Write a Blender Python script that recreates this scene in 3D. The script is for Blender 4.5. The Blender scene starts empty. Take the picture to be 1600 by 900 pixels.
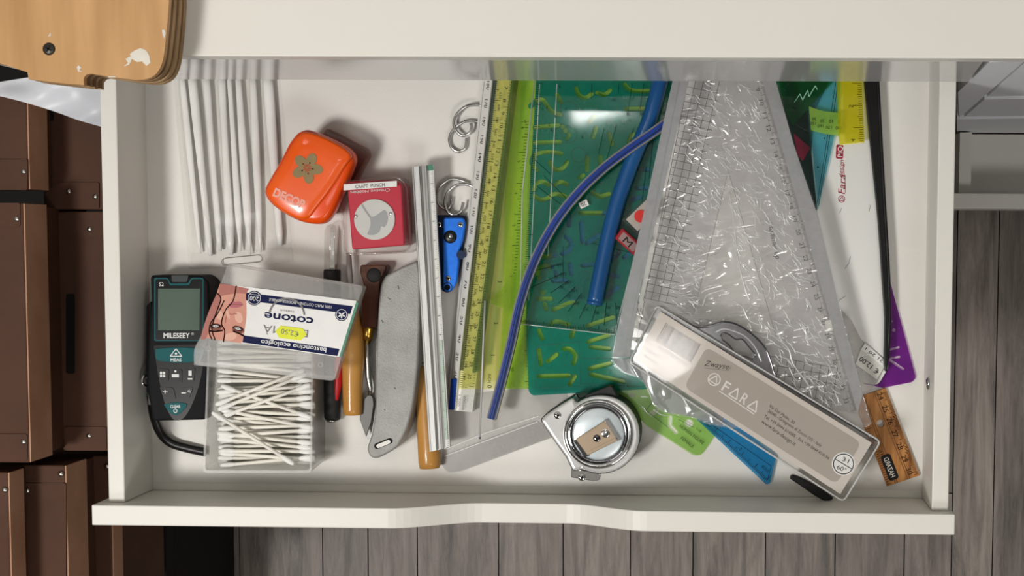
import bpy, bmesh, math, random
from mathutils import Vector, Matrix, noise
random.seed(7)
SC = bpy.context.scene
COL = SC.collection
# ------------------------------------------------------------------ camera
# fitted from the drawer's corners: all lengths in cm, drawer floor at z=0, room floor 50 cm below
F = 2400.0; PPX, PPY = 1066.36, 544.54
CX, CY, CZ = 39.359, 17.760, 104.302
RA, RB, RC = -0.073, 0.027, 0.006
ZB = 50.0
S = 0.01
ca, sa = math.cos(RA), math.sin(RA); cb, sb = math.cos(RB), math.sin(RB); cc, sc_ = math.cos(RC), math.sin(RC)
ROT = (Matrix(((cc, -sc_, 0), (sc_, cc, 0), (0, 0, 1))) @ Matrix(((cb, 0, sb), (0, 1, 0), (-sb, 0, cb)))
       @ Matrix(((1, 0, 0), (0, ca, -sa), (0, sa, ca))))
cam = bpy.data.cameras.new('camera'); co = bpy.data.objects.new('camera', cam); COL.objects.link(co)
co.matrix_world = Matrix.Translation((CX * S, CY * S, (CZ + ZB) * S)) @ ROT.to_4x4()
cam.sensor_fit = 'HORIZONTAL'; cam.sensor_width = 36.0; cam.lens = F / 1600 * 36.0
cam.shift_x = -(PPX - 800) / 1600; cam.shift_y = (PPY - 450) / 1600
cam.clip_start = 0.02; cam.clip_end = 30
SC.camera = co
# ------------------------------------------------------------------ world, lamps, exposure
w = bpy.data.worlds.new('world'); SC.world = w; w.use_nodes = True
w.node_tree.nodes['Background'].inputs[0].default_value = (1, .97, .93, 1)
w.node_tree.nodes['Background'].inputs[1].default_value = 0.25
def lamp(name, x, y, z, sx, sy, power, col, tgt=None):
    l = bpy.data.lights.new(name, 'AREA'); l.shape = 'RECTANGLE'; l.size = sx * S; l.size_y = sy * S
    l.energy = power; l.color = col
    o = bpy.data.objects.new(name, l); COL.objects.link(o); o.location = (x * S, y * S, (z + ZB) * S)
    if tgt:
        d = Vector((tgt[0] - x, tgt[1] - y, tgt[2] - z)); o.rotation_euler = d.to_track_quat('-Z', 'Y').to_euler()
    return o
lamp('ceiling_lamp', -60, -42, 196, 36, 36, 23, (1, .975, .94), (26, 14, 0))
lamp('ceiling_panel_lamp', 25.5, -5.5, 204, 15, 8, .5, (1, .98, .95))
lamp('fill_lamp', 105, -120, 200, 80, 80, 15, (1, .975, .94), (30, 14, 0))  # added fill out of view, brightens the drawer and the box sides
lamp('back_wall_lamp', 19, 43, 190, 18, 4.5, .32, (1, .98, .96), (26, 14, 0))
SC.view_settings.view_transform = 'Standard'; SC.view_settings.look = 'None'
SC.view_settings.exposure = 0.2; SC.view_settings.gamma = 1.0; SC.view_settings.use_curve_mapping = False
SC.cycles.max_bounces = 14; SC.cycles.transparent_max_bounces = 64; SC.cycles.diffuse_bounces = 3
SC.cycles.glossy_bounces = 4; SC.cycles.transmission_bounces = 8
SC.cycles.caustics_reflective = False; SC.cycles.caustics_refractive = False
# ------------------------------------------------------------------ geometry helpers
def ray(px, py):
    d = ROT @ Vector(((px - PPX) / F, -(py - PPY) / F, -1.0)); return d
def P(px, py, z):
    "point of the horizontal plane at height z (cm) seen at a pixel of the photograph"
    d = ray(px, py); t = (z - CZ) / d.z
    return Vector((CX + d.x * t, CY + d.y * t, z))
def PV(px, py, Y):
    "same for the vertical plane at depth Y"
    d = ray(px, py); t = (Y - CY) / d.y
    return Vector((CX + d.x * t, Y, CZ + d.z * t))
def PROJ(v):
    q = ROT.transposed() @ (Vector(v) - Vector((CX, CY, CZ)))
    return (PPX + F * q.x / -q.z, PPY - F * q.y / -q.z)
def PXCM(z): return (CZ - z) / F
OUT = {}
def wpos(o):
    return Vector(o['_b']) if '_b' in o else Vector((0, 0, 0))
def link_mesh(name, me, mat, parent=None, kind=None, label=None):
    o = bpy.data.objects.new(name, me); COL.objects.link(o)
    for m in (mat if isinstance(mat, (list, tuple)) else [mat]): me.materials.append(m)
    if parent is not None: o.parent = parent
    if kind: o['kind'] = kind
    if label: o['label'] = label
    return o
BASES = {}
def base_of(o):
    b = Vector((0, 0, 0))
    while o is not None:
        b = b + BASES.get(o.name, Vector((0, 0, 0))); o = o.parent
    return b
def finish(name, bm, mat, parent=None, smooth=False, kind=None, label=None, bevel=0, seg=2, base=None):
    "bm holds world cm coordinates (drawer frame); becomes one mesh object in metres"
    bmesh.ops.remove_doubles(bm, verts=bm.verts, dist=1e-5)
    bmesh.ops.recalc_face_normals(bm, faces=bm.faces)
    if bevel:
        es = [e for e in bm.edges if len(e.link_faces) == 2 and e.calc_face_angle(0) > .6]
        try: bmesh.ops.bevel(bm, geom=es, offset=bevel, segments=seg, affect='EDGES', profile=.5, clamp_overlap=True)
        except Exception: pass
    b = base_of(parent) if parent is not None else (base if base is not None else Vector((0, 0, 0)))
    for v in bm.verts: v.co = (v.co - b) * S
    for f in bm.faces: f.smooth = smooth
    me = bpy.data.meshes.new(name); bm.to_mesh(me); bm.free()
    o = link_mesh(name, me, mat, parent, kind, label)
    if parent is None:
        o.location = (b.x * S, b.y * S, (b.z + ZB) * S); BASES[o.name] = b
    return o
def thing(name, label, cat, at, group=None):
    o = bpy.data.objects.new(name, None); COL.objects.link(o); o.empty_display_size = .01
    b = Vector(at); BASES[o.name] = b
    o.location = (b.x * S, b.y * S, (b.z + ZB) * S)
    o['label'] = label; o['category'] = cat
    if group: o['group'] = group
    return o
def tag(o, label, cat, group=None):
    o['label'] = label; o['category'] = cat
    if group: o['group'] = group
    return o
def bm_prism(pts, z0, z1, bm=None, conv=None):
    "pts: pixels of the outline at height z1 (or world xy when conv='w')"
    bm = bm or bmesh.new()
    xy = [Vector((p[0], p[1], z1)) if conv == 'w' else P(p[0], p[1], z1) for p in pts]
    t = [bm.verts.new((v.x, v.y, z1)) for v in xy]; b = [bm.verts.new((v.x, v.y, z0)) for v in xy]
    n = len(xy)
    bm.faces.new(t); bm.faces.new(b[::-1])
    for i in range(n): bm.faces.new((t[i], b[i], b[(i + 1) % n], t[(i + 1) % n]))
    return bm
def prism(name, pts, z0, z1, mat, parent=None, bevel=0, seg=2, smooth=False, label=None, kind=None):
    return finish(name, bm_prism(pts, z0, z1), mat, parent, smooth, kind, label, bevel, seg)
def bm_box(x0, y0, z0, x1, y1, z1, bm=None):
    return bm_prism([(x0, y0), (x1, y0), (x1, y1), (x0, y1)], z0, z1, bm, 'w')
def box(name, x0, y0, z0, x1, y1, z1, mat, parent=None, bevel=0, **k):
    return finish(name, bm_box(x0, y0, z0, x1, y1, z1), mat, parent, bevel=bevel, **k)
def rnd(pts, r, n=4):
    out = []
    m = len(pts)
    for i in range(m):
        a, p, c = Vector(pts[i - 1]), Vector(pts[i]), Vector(pts[(i + 1) % m])
        rr = r[i] if isinstance(r, (list, tuple)) else r
        if rr <= 0: out.append(tuple(p)); continue
        d1 = (a - p); d2 = (c - p)
        k = min(rr, d1.length * .45, d2.length * .45)
        s, e = p + d1.normalized() * k, p + d2.normalized() * k
        for j in range(n + 1):
            t = j / n
            out.append(tuple((1 - t) ** 2 * s + 2 * t * (1 - t) * p + t * t * e))
    return out
def rot(pts, ang, c=(0, 0)):
    a = math.radians(ang); x0, y0 = c
    return [(x0 + x * math.cos(a) - y * math.sin(a), y0 + x * math.sin(a) + y * math.cos(a)) for x, y in pts]
def rect(cx, cy, w, h, ang=0, r=0):
    p = [(-w / 2, -h / 2), (w / 2, -h / 2), (w / 2, h / 2), (-w / 2, h / 2)]
    if r: p = rnd(p, r)
    return rot(p, ang, (cx, cy))
def circ(cx, cy, r, n=24, a0=0, a1=360, ry=None, ang=0):
    full = abs(a1 - a0) >= 360
    k = n if full else n + 1
    p = [(r * math.cos(math.radians(a0 + (a1 - a0) * i / n)), (ry or r) * math.sin(math.radians(a0 + (a1 - a0) * i / n))) for i in range(k)]
    return rot(p, ang, (cx, cy))
def spl(pts, n=6):
    "catmull-rom through points (any dimension)"
    q = [Vector(p) for p in pts]; out = []
    for i in range(len(q) - 1):
        p0, p1, p2, p3 = q[max(i - 1, 0)], q[i], q[i + 1], q[min(i + 2, len(q) - 1)]
        for j in range(n):
            t = j / n
            out.append(.5 * ((2 * p1) + (p2 - p0) * t + (2 * p0 - 5 * p1 + 4 * p2 - p3) * t * t + (3 * p1 - p0 - 3 * p2 + p3) * t ** 3))
    out.append(q[-1]); return [tuple(v) for v in out]
def stroke(pts, w, cap=4):
    "outline of a polyline of width w with round ends (2D)"
    q = [Vector(p[:2]) for p in pts]; L, R_ = [], []
    n = len(q)
    for i in range(n):
        d = (q[min(i + 1, n - 1)] - q[max(i - 1, 0)])
        d = d.normalized() if d.length else Vector((1, 0))
        nn = Vector((-d.y, d.x))
        if 0 < i < n - 1:
            d1 = (q[i] - q[i - 1]).normalized(); n1 = Vector((-d1.y, d1.x)); c = max(.5, nn.dot(n1)); nn = nn / c
        L.append(q[i] + nn * w / 2); R_.append(q[i] - nn * w / 2)
    out = [tuple(v) for v in L]
    d = (q[-1] - q[-2]).normalized(); a = math.atan2(d.y, d.x)
    for j in range(1, cap): t = a + math.pi / 2 - math.pi * j / cap; out.append((q[-1].x + w / 2 * math.cos(t), q[-1].y + w / 2 * math.sin(t)))
    out += [tuple(v) for v in R_[::-1]]
    d = (q[0] - q[1]).normalized(); a = math.atan2(d.y, d.x)
    for j in range(1, cap): t = a + math.pi / 2 - math.pi * j / cap; out.append((q[0].x + w / 2 * math.cos(t), q[0].y + w / 2 * math.sin(t)))
    return out
def sheet(name, outer, holes, z0, z1, mat, parent=None, label=None, bevel=0):
    "flat sheet with holes; pixel outlines at height z1"
    cu = bpy.data.curves.new('t', 'CURVE'); cu.dimensions = '2D'; cu.fill_mode = 'BOTH'; cu.extrude = (z1 - z0) / 2
    if bevel: cu.bevel_depth = bevel; cu.bevel_resolution = 1; cu.offset = -bevel; cu.extrude = max(0.001, (z1 - z0) / 2 - bevel)
    for pts in [outer] + list(holes):
        s = cu.splines.new('POLY'); s.points.add(len(pts) - 1); s.use_cyclic_u = True
        for i, p in enumerate(pts):
            v = P(p[0], p[1], z1); s.points[i].co = (v.x, v.y, 0, 1)
    ob = bpy.data.objects.new('t', cu); me = bpy.data.meshes.new_from_object(ob)
    bpy.data.objects.remove(ob); bpy.data.curves.remove(cu)
    bm = bmesh.new(); bm.from_mesh(me); bpy.data.meshes.remove(me)
    for v in bm.verts: v.co.z += (z0 + z1) / 2
    return finish(name, bm, mat, parent, label=label)
def bm_tube(path, r, n=8, bm=None, cap=True, flat=1.0):
    "path: world cm points; r radius or list"
    bm = bm or bmesh.new(); q = [Vector(p) for p in path]; m = len(q); rings = []
    up0 = Vector((0, 0, 1))
    for i in range(m):
        d = (q[min(i + 1, m - 1)] - q[max(i - 1, 0)]).normalized()
        up = up0 if abs(d.z) < .95 else Vector((1, 0, 0))
        s = d.cross(up).normalized(); u = s.cross(d).normalized()
        rr = r[i] if isinstance(r, (list, tuple)) else r
        rings.append([bm.verts.new(q[i] + s * rr * math.cos(2 * math.pi * k / n) + u * rr * flat * math.sin(2 * math.pi * k / n)) for k in range(n)])
    for a, b in zip(rings, rings[1:]):
        for k in range(n): bm.faces.new((a[k], a[(k + 1) % n], b[(k + 1) % n], b[k]))
    if cap: bm.faces.new(rings[0][::-1]); bm.faces.new(rings[-1])
    return bm
def tube(name, path, r, mat, parent=None, n=8, smooth=True, flat=1.0, **k):
    return finish(name, bm_tube(path, r, n, None, True, flat), mat, parent, smooth=smooth, **k)
def pxpath(pts, z): return [P(p[0], p[1], p[2] if len(p) > 2 else z) for p in pts]
def lathe_px(name, stations, zc, mat, parent=None, n=16, flat=1.0, **k):
    "stations: (px, py, radius px) along an axis at height zc"
    path = [P(s[0], s[1], zc) for s in stations]; rr = [max(.01, s[2]) * PXCM(zc) for s in stations]
    return tube(name, path, rr, mat, parent, n=n, flat=flat, **k)
def dome(name, cx, cy, r, z0, h, mat, parent=None, n=16, ry=None, ang=0, m=4, **k):
    "low rounded button / screw head, pixel centre and radius"
    bm = bmesh.new(); rings = []
    for j in range(m + 1):
        t = j / m * math.pi / 2; rr = math.cos(t); z = z0 + h * math.sin(t)
        if j == m: rings.append([bm.verts.new(P(cx, cy, z0 + h))])
        else: rings.append([bm.verts.new(Vector((*P(x, y, z0 + h).xy, z))) for x, y in circ(cx, cy, r * rr, n, ry=(ry or r) * rr, ang=ang)])
    bm.faces.new(rings[0][::-1])
    for a, b in zip(rings, rings[1:]):
        for i in range(n):
            if len(b) == 1: bm.faces.new((a[i], a[(i + 1) % n], b[0]))
            else: bm.faces.new((a[i], a[(i + 1) % n], b[(i + 1) % n], b[i]))
    return finish(name, bm, mat, parent, smooth=True, **k)
def extr(name, p0, p1, q0, q1, prof, mat, parent=None, zb=0.02, **k):
    "bar between pixel edges p0-p1 and q0-q1 whose section is prof [(t, z)], closed down to zb"
    bm = bmesh.new(); ends = []
    for a, b in ((p0, q0), (p1, q1)):
        row = []
        for t, z in prof: row.append(bm.verts.new(P(a[0] + (b[0] - a[0]) * t, a[1] + (b[1] - a[1]) * t, z)))
        t, z = prof[-1]; v = row[-1].co; row.append(bm.verts.new((v.x, v.y, zb)))
        v = row[0].co; row.append(bm.verts.new((v.x, v.y, zb)))
        ends.append(row)
    n = len(ends[0])
    for i in range(n): bm.faces.new((ends[0][i], ends[0][(i + 1) % n], ends[1][(i + 1) % n], ends[1][i]))
    bm.faces.new(ends[0]); bm.faces.new(ends[1][::-1])
    return finish(name, bm, mat, parent, **k)
# ---- flat print: lettering and marks
_tc = {}
def text_geo(s, bold=0):
    if (s, bold) in _tc: return _tc[(s, bold)]
    cu = bpy.data.curves.new('t', 'FONT'); cu.body = s; cu.size = 1; cu.resolution_u = 4; cu.offset = bold
    ob = bpy.data.objects.new('t', cu); me = bpy.data.meshes.new_from_object(ob)
    vs = [(v.co.x, v.co.y) for v in me.vertices]; fs = [tuple(p.vertices) for p in me.polygons]
    bpy.data.objects.remove(ob); bpy.data.curves.remove(cu); bpy.data.meshes.remove(me)
    _tc[(s, bold)] = (vs, fs); return vs, fs
def bm_text(bm, s, cx, cy, ang, h, z, width=None, mirror=False, shear=0, zf=None, bold=0):
    vs, fs = text_geo(s, bold)
    if not vs: return
    x0 = min(v[0] for v in vs); x1 = max(v[0] for v in vs)
    k = h / .72; kx = k if width is None else width / (x1 - x0)
    a = math.radians(ang); out = []
    for x, y in vs:
        u = (x - (x0 + x1) / 2) * kx; v = (y - .36) * k; u += shear * v
        if mirror: u = -u
        px = cx + u * math.cos(a) + v * math.sin(a); py = cy + u * math.sin(a) - v * math.cos(a)
        out.append(bm.verts.new(P(px, py, zf(px, py) if zf else z)))
    for f in fs:
        try: bm.faces.new([out[i] for i in f])
        except ValueError: pass
def flat_obj(name, bm, mat, parent, kind=None, label=None):
    b = base_of(parent)
    for v in bm.verts: v.co = (v.co - b) * S
    me = bpy.data.meshes.new(name); bm.to_mesh(me); bm.free()
    return link_mesh(name, me, mat, parent, kind, label)
def texts(parent, name, items, z, mat, kind=None, zf=None, label=None):
    bm = bmesh.new()
    for it in items:
        s, cx, cy, ang, h = it[:5]; kw = it[5] if len(it) > 5 else {}
        bm_text(bm, s, cx, cy, ang, h, z, zf=zf, **kw)
    return flat_obj(name, bm, mat, parent, kind, label)
def bm_line(bm, a, b, w, z, zf=None):
    d = Vector((b[0] - a[0], b[1] - a[1])); n = Vector((-d.y, d.x)).normalized() * w / 2
    q = [(a[0] + n.x, a[1] + n.y), (b[0] + n.x, b[1] + n.y), (b[0] - n.x, b[1] - n.y), (a[0] - n.x, a[1] - n.y)]
    bm.faces.new([bm.verts.new(P(x, y, zf(x, y) if zf else z)) for x, y in q])
def lines(parent, name, segs, w, z, mat, kind='stuff', zf=None):
    bm = bmesh.new()
    for i, (a, b) in enumerate(segs): bm_line(bm, a, b, w, z + (i % 4) * .0015, zf)
    return flat_obj(name, bm, mat, parent, kind)
def polys(parent, name, pl, z, mat, kind=None, label=None):
    bm = bmesh.new()
    for p in pl: bm.faces.new([bm.verts.new(P(x, y, z)) for x, y in p])
    return flat_obj(name, bm, mat, parent, kind, label)
def lerp(a, b, t): return (a[0] + (b[0] - a[0]) * t, a[1] + (b[1] - a[1]) * t)
def tick_segs(p0, p1, n, side, l0, l5, l10):
    "n divisions from p0 to p1, drawn towards side=(dx,dy)"
    out = []
    for i in range(n + 1):
        a = lerp(p0, p1, i / n); l = l10 if i % 10 == 0 else l5 if i % 5 == 0 else l0
        out.append((a, (a[0] + side[0] * l, a[1] + side[1] * l)))
    return out
def ring_poly(cx, cy, r0, r1, n=32, a0=0, a1=360):
    return [[*circ(cx, cy, r1, 1, a0 + (a1 - a0) * i / n, a0 + (a1 - a0) * (i + 1) / n), *circ(cx, cy, r0, 1, a0 + (a1 - a0) * i / n, a0 + (a1 - a0) * (i + 1) / n)[::-1]] for i in range(n)]
# ------------------------------------------------------------------ materials
def lin(c):
    if isinstance(c, str): c = [int(c[i:i + 2], 16) / 255 for i in (0, 2, 4)]
    else: c = [x / 255 for x in c]
    return tuple((x / 12.92 if x <= .04045 else ((x + .055) / 1.055) ** 2.4) for x in c) + (1,)
def nt(name):
    m = bpy.data.materials.new(name); m.use_nodes = True; t = m.node_tree; t.nodes.clear()
    o = t.nodes.new('ShaderNodeOutputMaterial'); return m, t, o
def N(t, kind, **kw):
    n = t.nodes.new(kind)
    for k, v in kw.items():
        if k.startswith('i_'):
            k = k[2:]; n.inputs[int(k) if k.isdigit() else k].default_value = v
        else: setattr(n, k, v)
    return n
def opaque(name, c, rough=.5, metal=0, c2=None, scale=40, stretch=(1, 1, 1), bump=0, bscale=300, spec=.3, coat=0, contrast=(.35, .65), detail=4, trans=0):
    m, t, o = nt(name)
    b = N(t, 'ShaderNodeBsdfPrincipled'); t.links.new(b.outputs[0], o.inputs[0])
    b.inputs['Roughness'].default_value = rough; b.inputs['Metallic'].default_value = metal
    b.inputs['Specular IOR Level'].default_value = spec; b.inputs['Coat Weight'].default_value = coat
    if coat: b.inputs['Coat Roughness'].default_value = .08
    tc = N(t, 'ShaderNodeTexCoord'); mp = N(t, 'ShaderNodeMapping'); mp.inputs['Scale'].default_value = stretch
    t.links.new(tc.outputs['Object'], mp.inputs[0])
    nz = N(t, 'ShaderNodeTexNoise', i_Scale=scale, i_Detail=detail); t.links.new(mp.outputs[0], nz.inputs['Vector'])
    r = N(t, 'ShaderNodeValToRGB'); t.links.new(nz.outputs[0], r.inputs[0])
    l1 = lin(c); l2 = lin(c2) if c2 else tuple(x * .93 for x in l1[:3]) + (1,)
    r.color_ramp.elements[0].color = l2; r.color_ramp.elements[1].color = l1
    r.color_ramp.elements[0].position, r.color_ramp.elements[1].position = contrast
    t.links.new(r.outputs[0], b.inputs['Base Color'])
    if bump:
        n2 = N(t, 'ShaderNodeTexNoise', i_Scale=bscale, i_Detail=2); t.links.new(mp.outputs[0], n2.inputs['Vector'])
        bp = N(t, 'ShaderNodeBump', i_Strength=bump, i_Distance=.0005); t.links.new(n2.outputs[0], bp.inputs['Height']); t.links.new(bp.outputs[0], b.inputs['Normal'])
    return m
def clear(name, tint, rough=.08, refl=.05, haze=0, hazec='FFFFFF', bump=0, bscale=120, stretch=(1, 1, 1), distort=0, wave=None, gl=1.0):
    "thin plastic: coloured transparency + mirror-like coat (same from both sides), optional haze"
    m, t, o = nt(name)
    tr = N(t, 'ShaderNodeBsdfTransparent'); l = lin(tint); tr.inputs[0].default_value = tuple(max(x, .0015) ** .25 for x in l[:3]) + (1,)
    gs = N(t, 'ShaderNodeBsdfGlossy', i_Roughness=rough); gs.inputs[0].default_value = (gl, gl, gl, 1)
    lw = N(t, 'ShaderNodeLayerWeight', i_Blend=.5)
    pw = N(t, 'ShaderNodeMath', operation='POWER'); pw.inputs[1].default_value = 5; t.links.new(lw.outputs['Facing'], pw.inputs[0])
    ma = N(t, 'ShaderNodeMath', operation='MULTIPLY_ADD', use_clamp=True); ma.inputs[1].default_value = .6; ma.inputs[2].default_value = refl
    t.links.new(pw.outputs[0], ma.inputs[0])
    cur = tr.outputs[0]
    tc = N(t, 'ShaderNodeTexCoord'); mp = N(t, 'ShaderNodeMapping'); mp.inputs['Scale'].default_value = stretch
    t.links.new(tc.outputs['Object'], mp.inputs[0])
    if haze:
        df = N(t, 'ShaderNodeBsdfDiffuse'); df.inputs[0].default_value = lin(hazec)
        tl = N(t, 'ShaderNodeBsdfTranslucent'); tl.inputs[0].default_value = lin(hazec)
        mx0 = N(t, 'ShaderNodeMixShader', i_0=.5); t.links.new(df.outputs[0], mx0.inputs[1]); t.links.new(tl.outputs[0], mx0.inputs[2])
        nz = N(t, 'ShaderNodeTexNoise', i_Scale=60, i_Detail=3); t.links.new(mp.outputs[0], nz.inputs['Vector'])
        mr = N(t, 'ShaderNodeMapRange'); mr.inputs[1].default_value = .3; mr.inputs[2].default_value = .7; mr.inputs[3].default_value = haze * .75; mr.inputs[4].default_value = min(1, haze * 1.25)
        t.links.new(nz.outputs[0], mr.inputs[0])
        mx1 = N(t, 'ShaderNodeMixShader'); t.links.new(mr.outputs[0], mx1.inputs[0]); t.links.new(cur, mx1.inputs[1]); t.links.new(mx0.outputs[0], mx1.inputs[2]); cur = mx1.outputs[0]
    if bump:
        n2 = N(t, 'ShaderNodeTexNoise', i_Scale=bscale, i_Detail=2, i_Distortion=distort); t.links.new(mp.outputs[0], n2.inputs['Vector'])
        h = n2.outputs[0]
        if wave:
            # sharp creases: |noise-.5| folded
            a1 = N(t, 'ShaderNodeMath', operation='SUBTRACT'); a1.inputs[1].default_value = .5; t.links.new(h, a1.inputs[0])
            a2 = N(t, 'ShaderNodeMath', operation='ABSOLUTE'); t.links.new(a1.outputs[0], a2.inputs[0])
            a3 = N(t, 'ShaderNodeMapRange'); a3.inputs[1].default_value = 0; a3.inputs[2].default_value = wave; a3.inputs[3].default_value = 1; a3.inputs[4].default_value = 0
            t.links.new(a2.outputs[0], a3.inputs[0]); h = a3.outputs[0]
        bp = N(t, 'ShaderNodeBump', i_Strength=bump, i_Distance=.001); t.links.new(h, bp.inputs['Height']); t.links.new(bp.outputs[0], gs.inputs['Normal'])
    mx = N(t, 'ShaderNodeMixShader'); t.links.new(ma.outputs[0], mx.inputs[0]); t.links.new(cur, mx.inputs[1]); t.links.new(gs.outputs[0], mx.inputs[2])
    t.links.new(mx.outputs[0], o.inputs[0]); return m
# ================================================================== materials
M = {}
M['white'] = opaque('white_lacquer', 'E9E6DE', .38, c2='E4E1D9', scale=3, bump=.05, bscale=250)
M['rail'] = opaque('glossy_white_lacquer', 'CFCDCB', .13, c2='C9C8C8', scale=3, spec=.8)
M['liner'] = opaque('white_drawer_bottom', 'EDEAE4', .42, c2='E6E3DD', scale=8, bump=.14, bscale=900)
M['greyface'] = opaque('cool_white_foil', 'F2F4F8', .45, c2='ECEFF4', scale=4)
M['card'] = opaque('brown_cardboard_shaded', '5A3B2C', .7, c2='4F3325', scale=14, bump=.15, bscale=500)  # brown darkened to carry the shade the boxes lie in
M['card_lit'] = opaque('brown_cardboard_lit', 'CC9C7E', .7, c2='B6886A', scale=16, bump=.1, bscale=500)  # same card in a paler brown, light on the lid sides painted in
M['dark'] = opaque('dark_gap', '14110F', .8)
M['rivet'] = opaque('nickel_rivet', 'C9C5BE', .25, metal=1)
M['ply_face'] = opaque('plywood_face', 'D2A472', .6, c2='B98C5A', scale=9, stretch=(9, 1, 4), bump=.1, bscale=200, contrast=(.3, .7))
M['ply_light'] = opaque('ply_light', 'B3936C', .8, c2='9A7C58', scale=40)
M['ply_dark'] = opaque('ply_dark', '85674A', .8, c2='6B5038', scale=40)
M['paint'] = opaque('dried_white_paint', 'E6E0D4', .6, c2='D6CDBE', scale=80)
M['screw_dark'] = opaque('black_screw', '45413C', .4, metal=.7)
M['black'] = opaque('black_plastic', '141415', .35, c2='101011')
M['black_matt'] = opaque('black_matt_plastic', '232425', .55, c2='1E1F20', scale=60)
M['sheetwhite'] = opaque('white_plastic_film', 'E4E6EC', .35, c2='D3D6DE', scale=10)
M['steel'] = opaque('polished_steel', 'C9C9C6', .22, metal=1, c2='B5B5B2', scale=60)
M['chrome'] = opaque('chrome', 'E6E6E6', .07, metal=1, c2='DEDEDE', scale=10)
# floor laminate with per-plank tone
m, t, o = nt('grey_oak_laminate')
b = N(t, 'ShaderNodeBsdfPrincipled', i_Roughness=.5); t.links.new(b.outputs[0], o.inputs[0])
tc = N(t, 'ShaderNodeTexCoord'); mp = N(t, 'ShaderNodeMapping'); mp.inputs['Scale'].default_value = (9, .8, 1); t.links.new(tc.outputs['Object'], mp.inputs[0])
oi = N(t, 'ShaderNodeObjectInfo'); ad = N(t, 'ShaderNodeVectorMath', operation='ADD'); t.links.new(mp.outputs[0], ad.inputs[0])
cm = N(t, 'ShaderNodeCombineXYZ'); ml = N(t, 'ShaderNodeMath', operation='MULTIPLY'); ml.inputs[1].default_value = 57.
t.links.new(oi.outputs['Random'], ml.inputs[0]); t.links.new(ml.outputs[0], cm.inputs[1]); t.links.new(cm.outputs[0], ad.inputs[1])
n1 = N(t, 'ShaderNodeTexNoise', i_Scale=9, i_Detail=9, i_Roughness=.72, i_Distortion=.4); t.links.new(ad.outputs[0], n1.inputs['Vector'])
r = N(t, 'ShaderNodeValToRGB'); t.links.new(n1.outputs[0], r.inputs[0])
e = r.color_ramp.elements; e[0].position = .3; e[0].color = lin('4F4843'); e[1].position = .7; e[1].color = lin('A79C92')
k = e.new(.5); k.color = lin('857B73')
hs = N(t, 'ShaderNodeHueSaturation'); t.links.new(r.outputs[0], hs.inputs['Color'])
mr = N(t, 'ShaderNodeMapRange'); mr.inputs[3].default_value = .8; mr.inputs[4].default_value = 1.1; t.links.new(oi.outputs['Random'], mr.inputs[0]); t.links.new(mr.outputs[0], hs.inputs['Value'])
t.links.new(hs.outputs[0], b.inputs['Base Color'])
bp = N(t, 'ShaderNodeBump', i_Strength=.15, i_Distance=.001); t.links.new(n1.outputs[0], bp.inputs['Height']); t.links.new(bp.outputs[0], b.inputs['Normal'])
M['plank'] = m
# ================================================================== the room
def struct(o): o['kind'] = 'structure'; return o
WL = opaque('wall_paint', 'CFCDC8', .8)
fl = struct(box('floor', -260, -300, -52, 300, 60, -51, M['dark']))
seams = [-40, 130, 252, 374, 504, 575, 652, 779, 880, 985, 1083, 1196, 1305, 1413, 1487, 1551, 1640, 1760]
xs = [P(s, 850, -50).x for s in seams]
ends = [(-75, -22), (-21.9, 60)]
for i in range(len(xs) - 1):
    cut = random.choice([-34, -44, -52, -66]) if seams[i] < 1400 else random.choice([-40, -30])
    if i in (13,): cut = -8
    for y0, y1 in ((-95, cut - .06), (cut + .06, 58)):
        bm = bm_box(xs[i] + .06, y0, -51, xs[i + 1] - .06, y1, -50)
        finish('plank', bm, M['plank'], fl)
struct(box('wall_back', -260, 58, -50, 300, 64, 210, WL)); struct(box('wall_front', -260, -306, -50, 300, -300, 210, WL))
struct(box('wall_left', -266, -306, -50, -260, 64, 210, WL)); struct(box('wall_right', 300, -306, -50, 306, 64, 210, WL))
struct(box('ceiling', -266, -306, 210, 306, 64, 214, opaque('ceiling_paint', 'D2D0CC', .9)))
# ================================================================== drawer
W_, TH, H_, HP = 53.0, 1.081, 5.052, 6.08
dr = thing('drawer', 'wide shallow white drawer pulled open, full of drawing tools', 'drawer', (26, 10, 0))
box('bottom_panel', -.3, -.2, -.8, W_ + .3, 43, 0, M['liner'], dr)
box('side_panel', -TH, 0.02, -1.6, 0, 43, H_, M['white'], dr, bevel=.08)
box('side_panel', W_, 0.02, -1.6, W_ + TH, 43, H_, M['white'], dr, bevel=.08)
box('back_panel', 0.01, 42, -1, W_ - .01, 43, H_, M['white'], dr)
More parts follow.
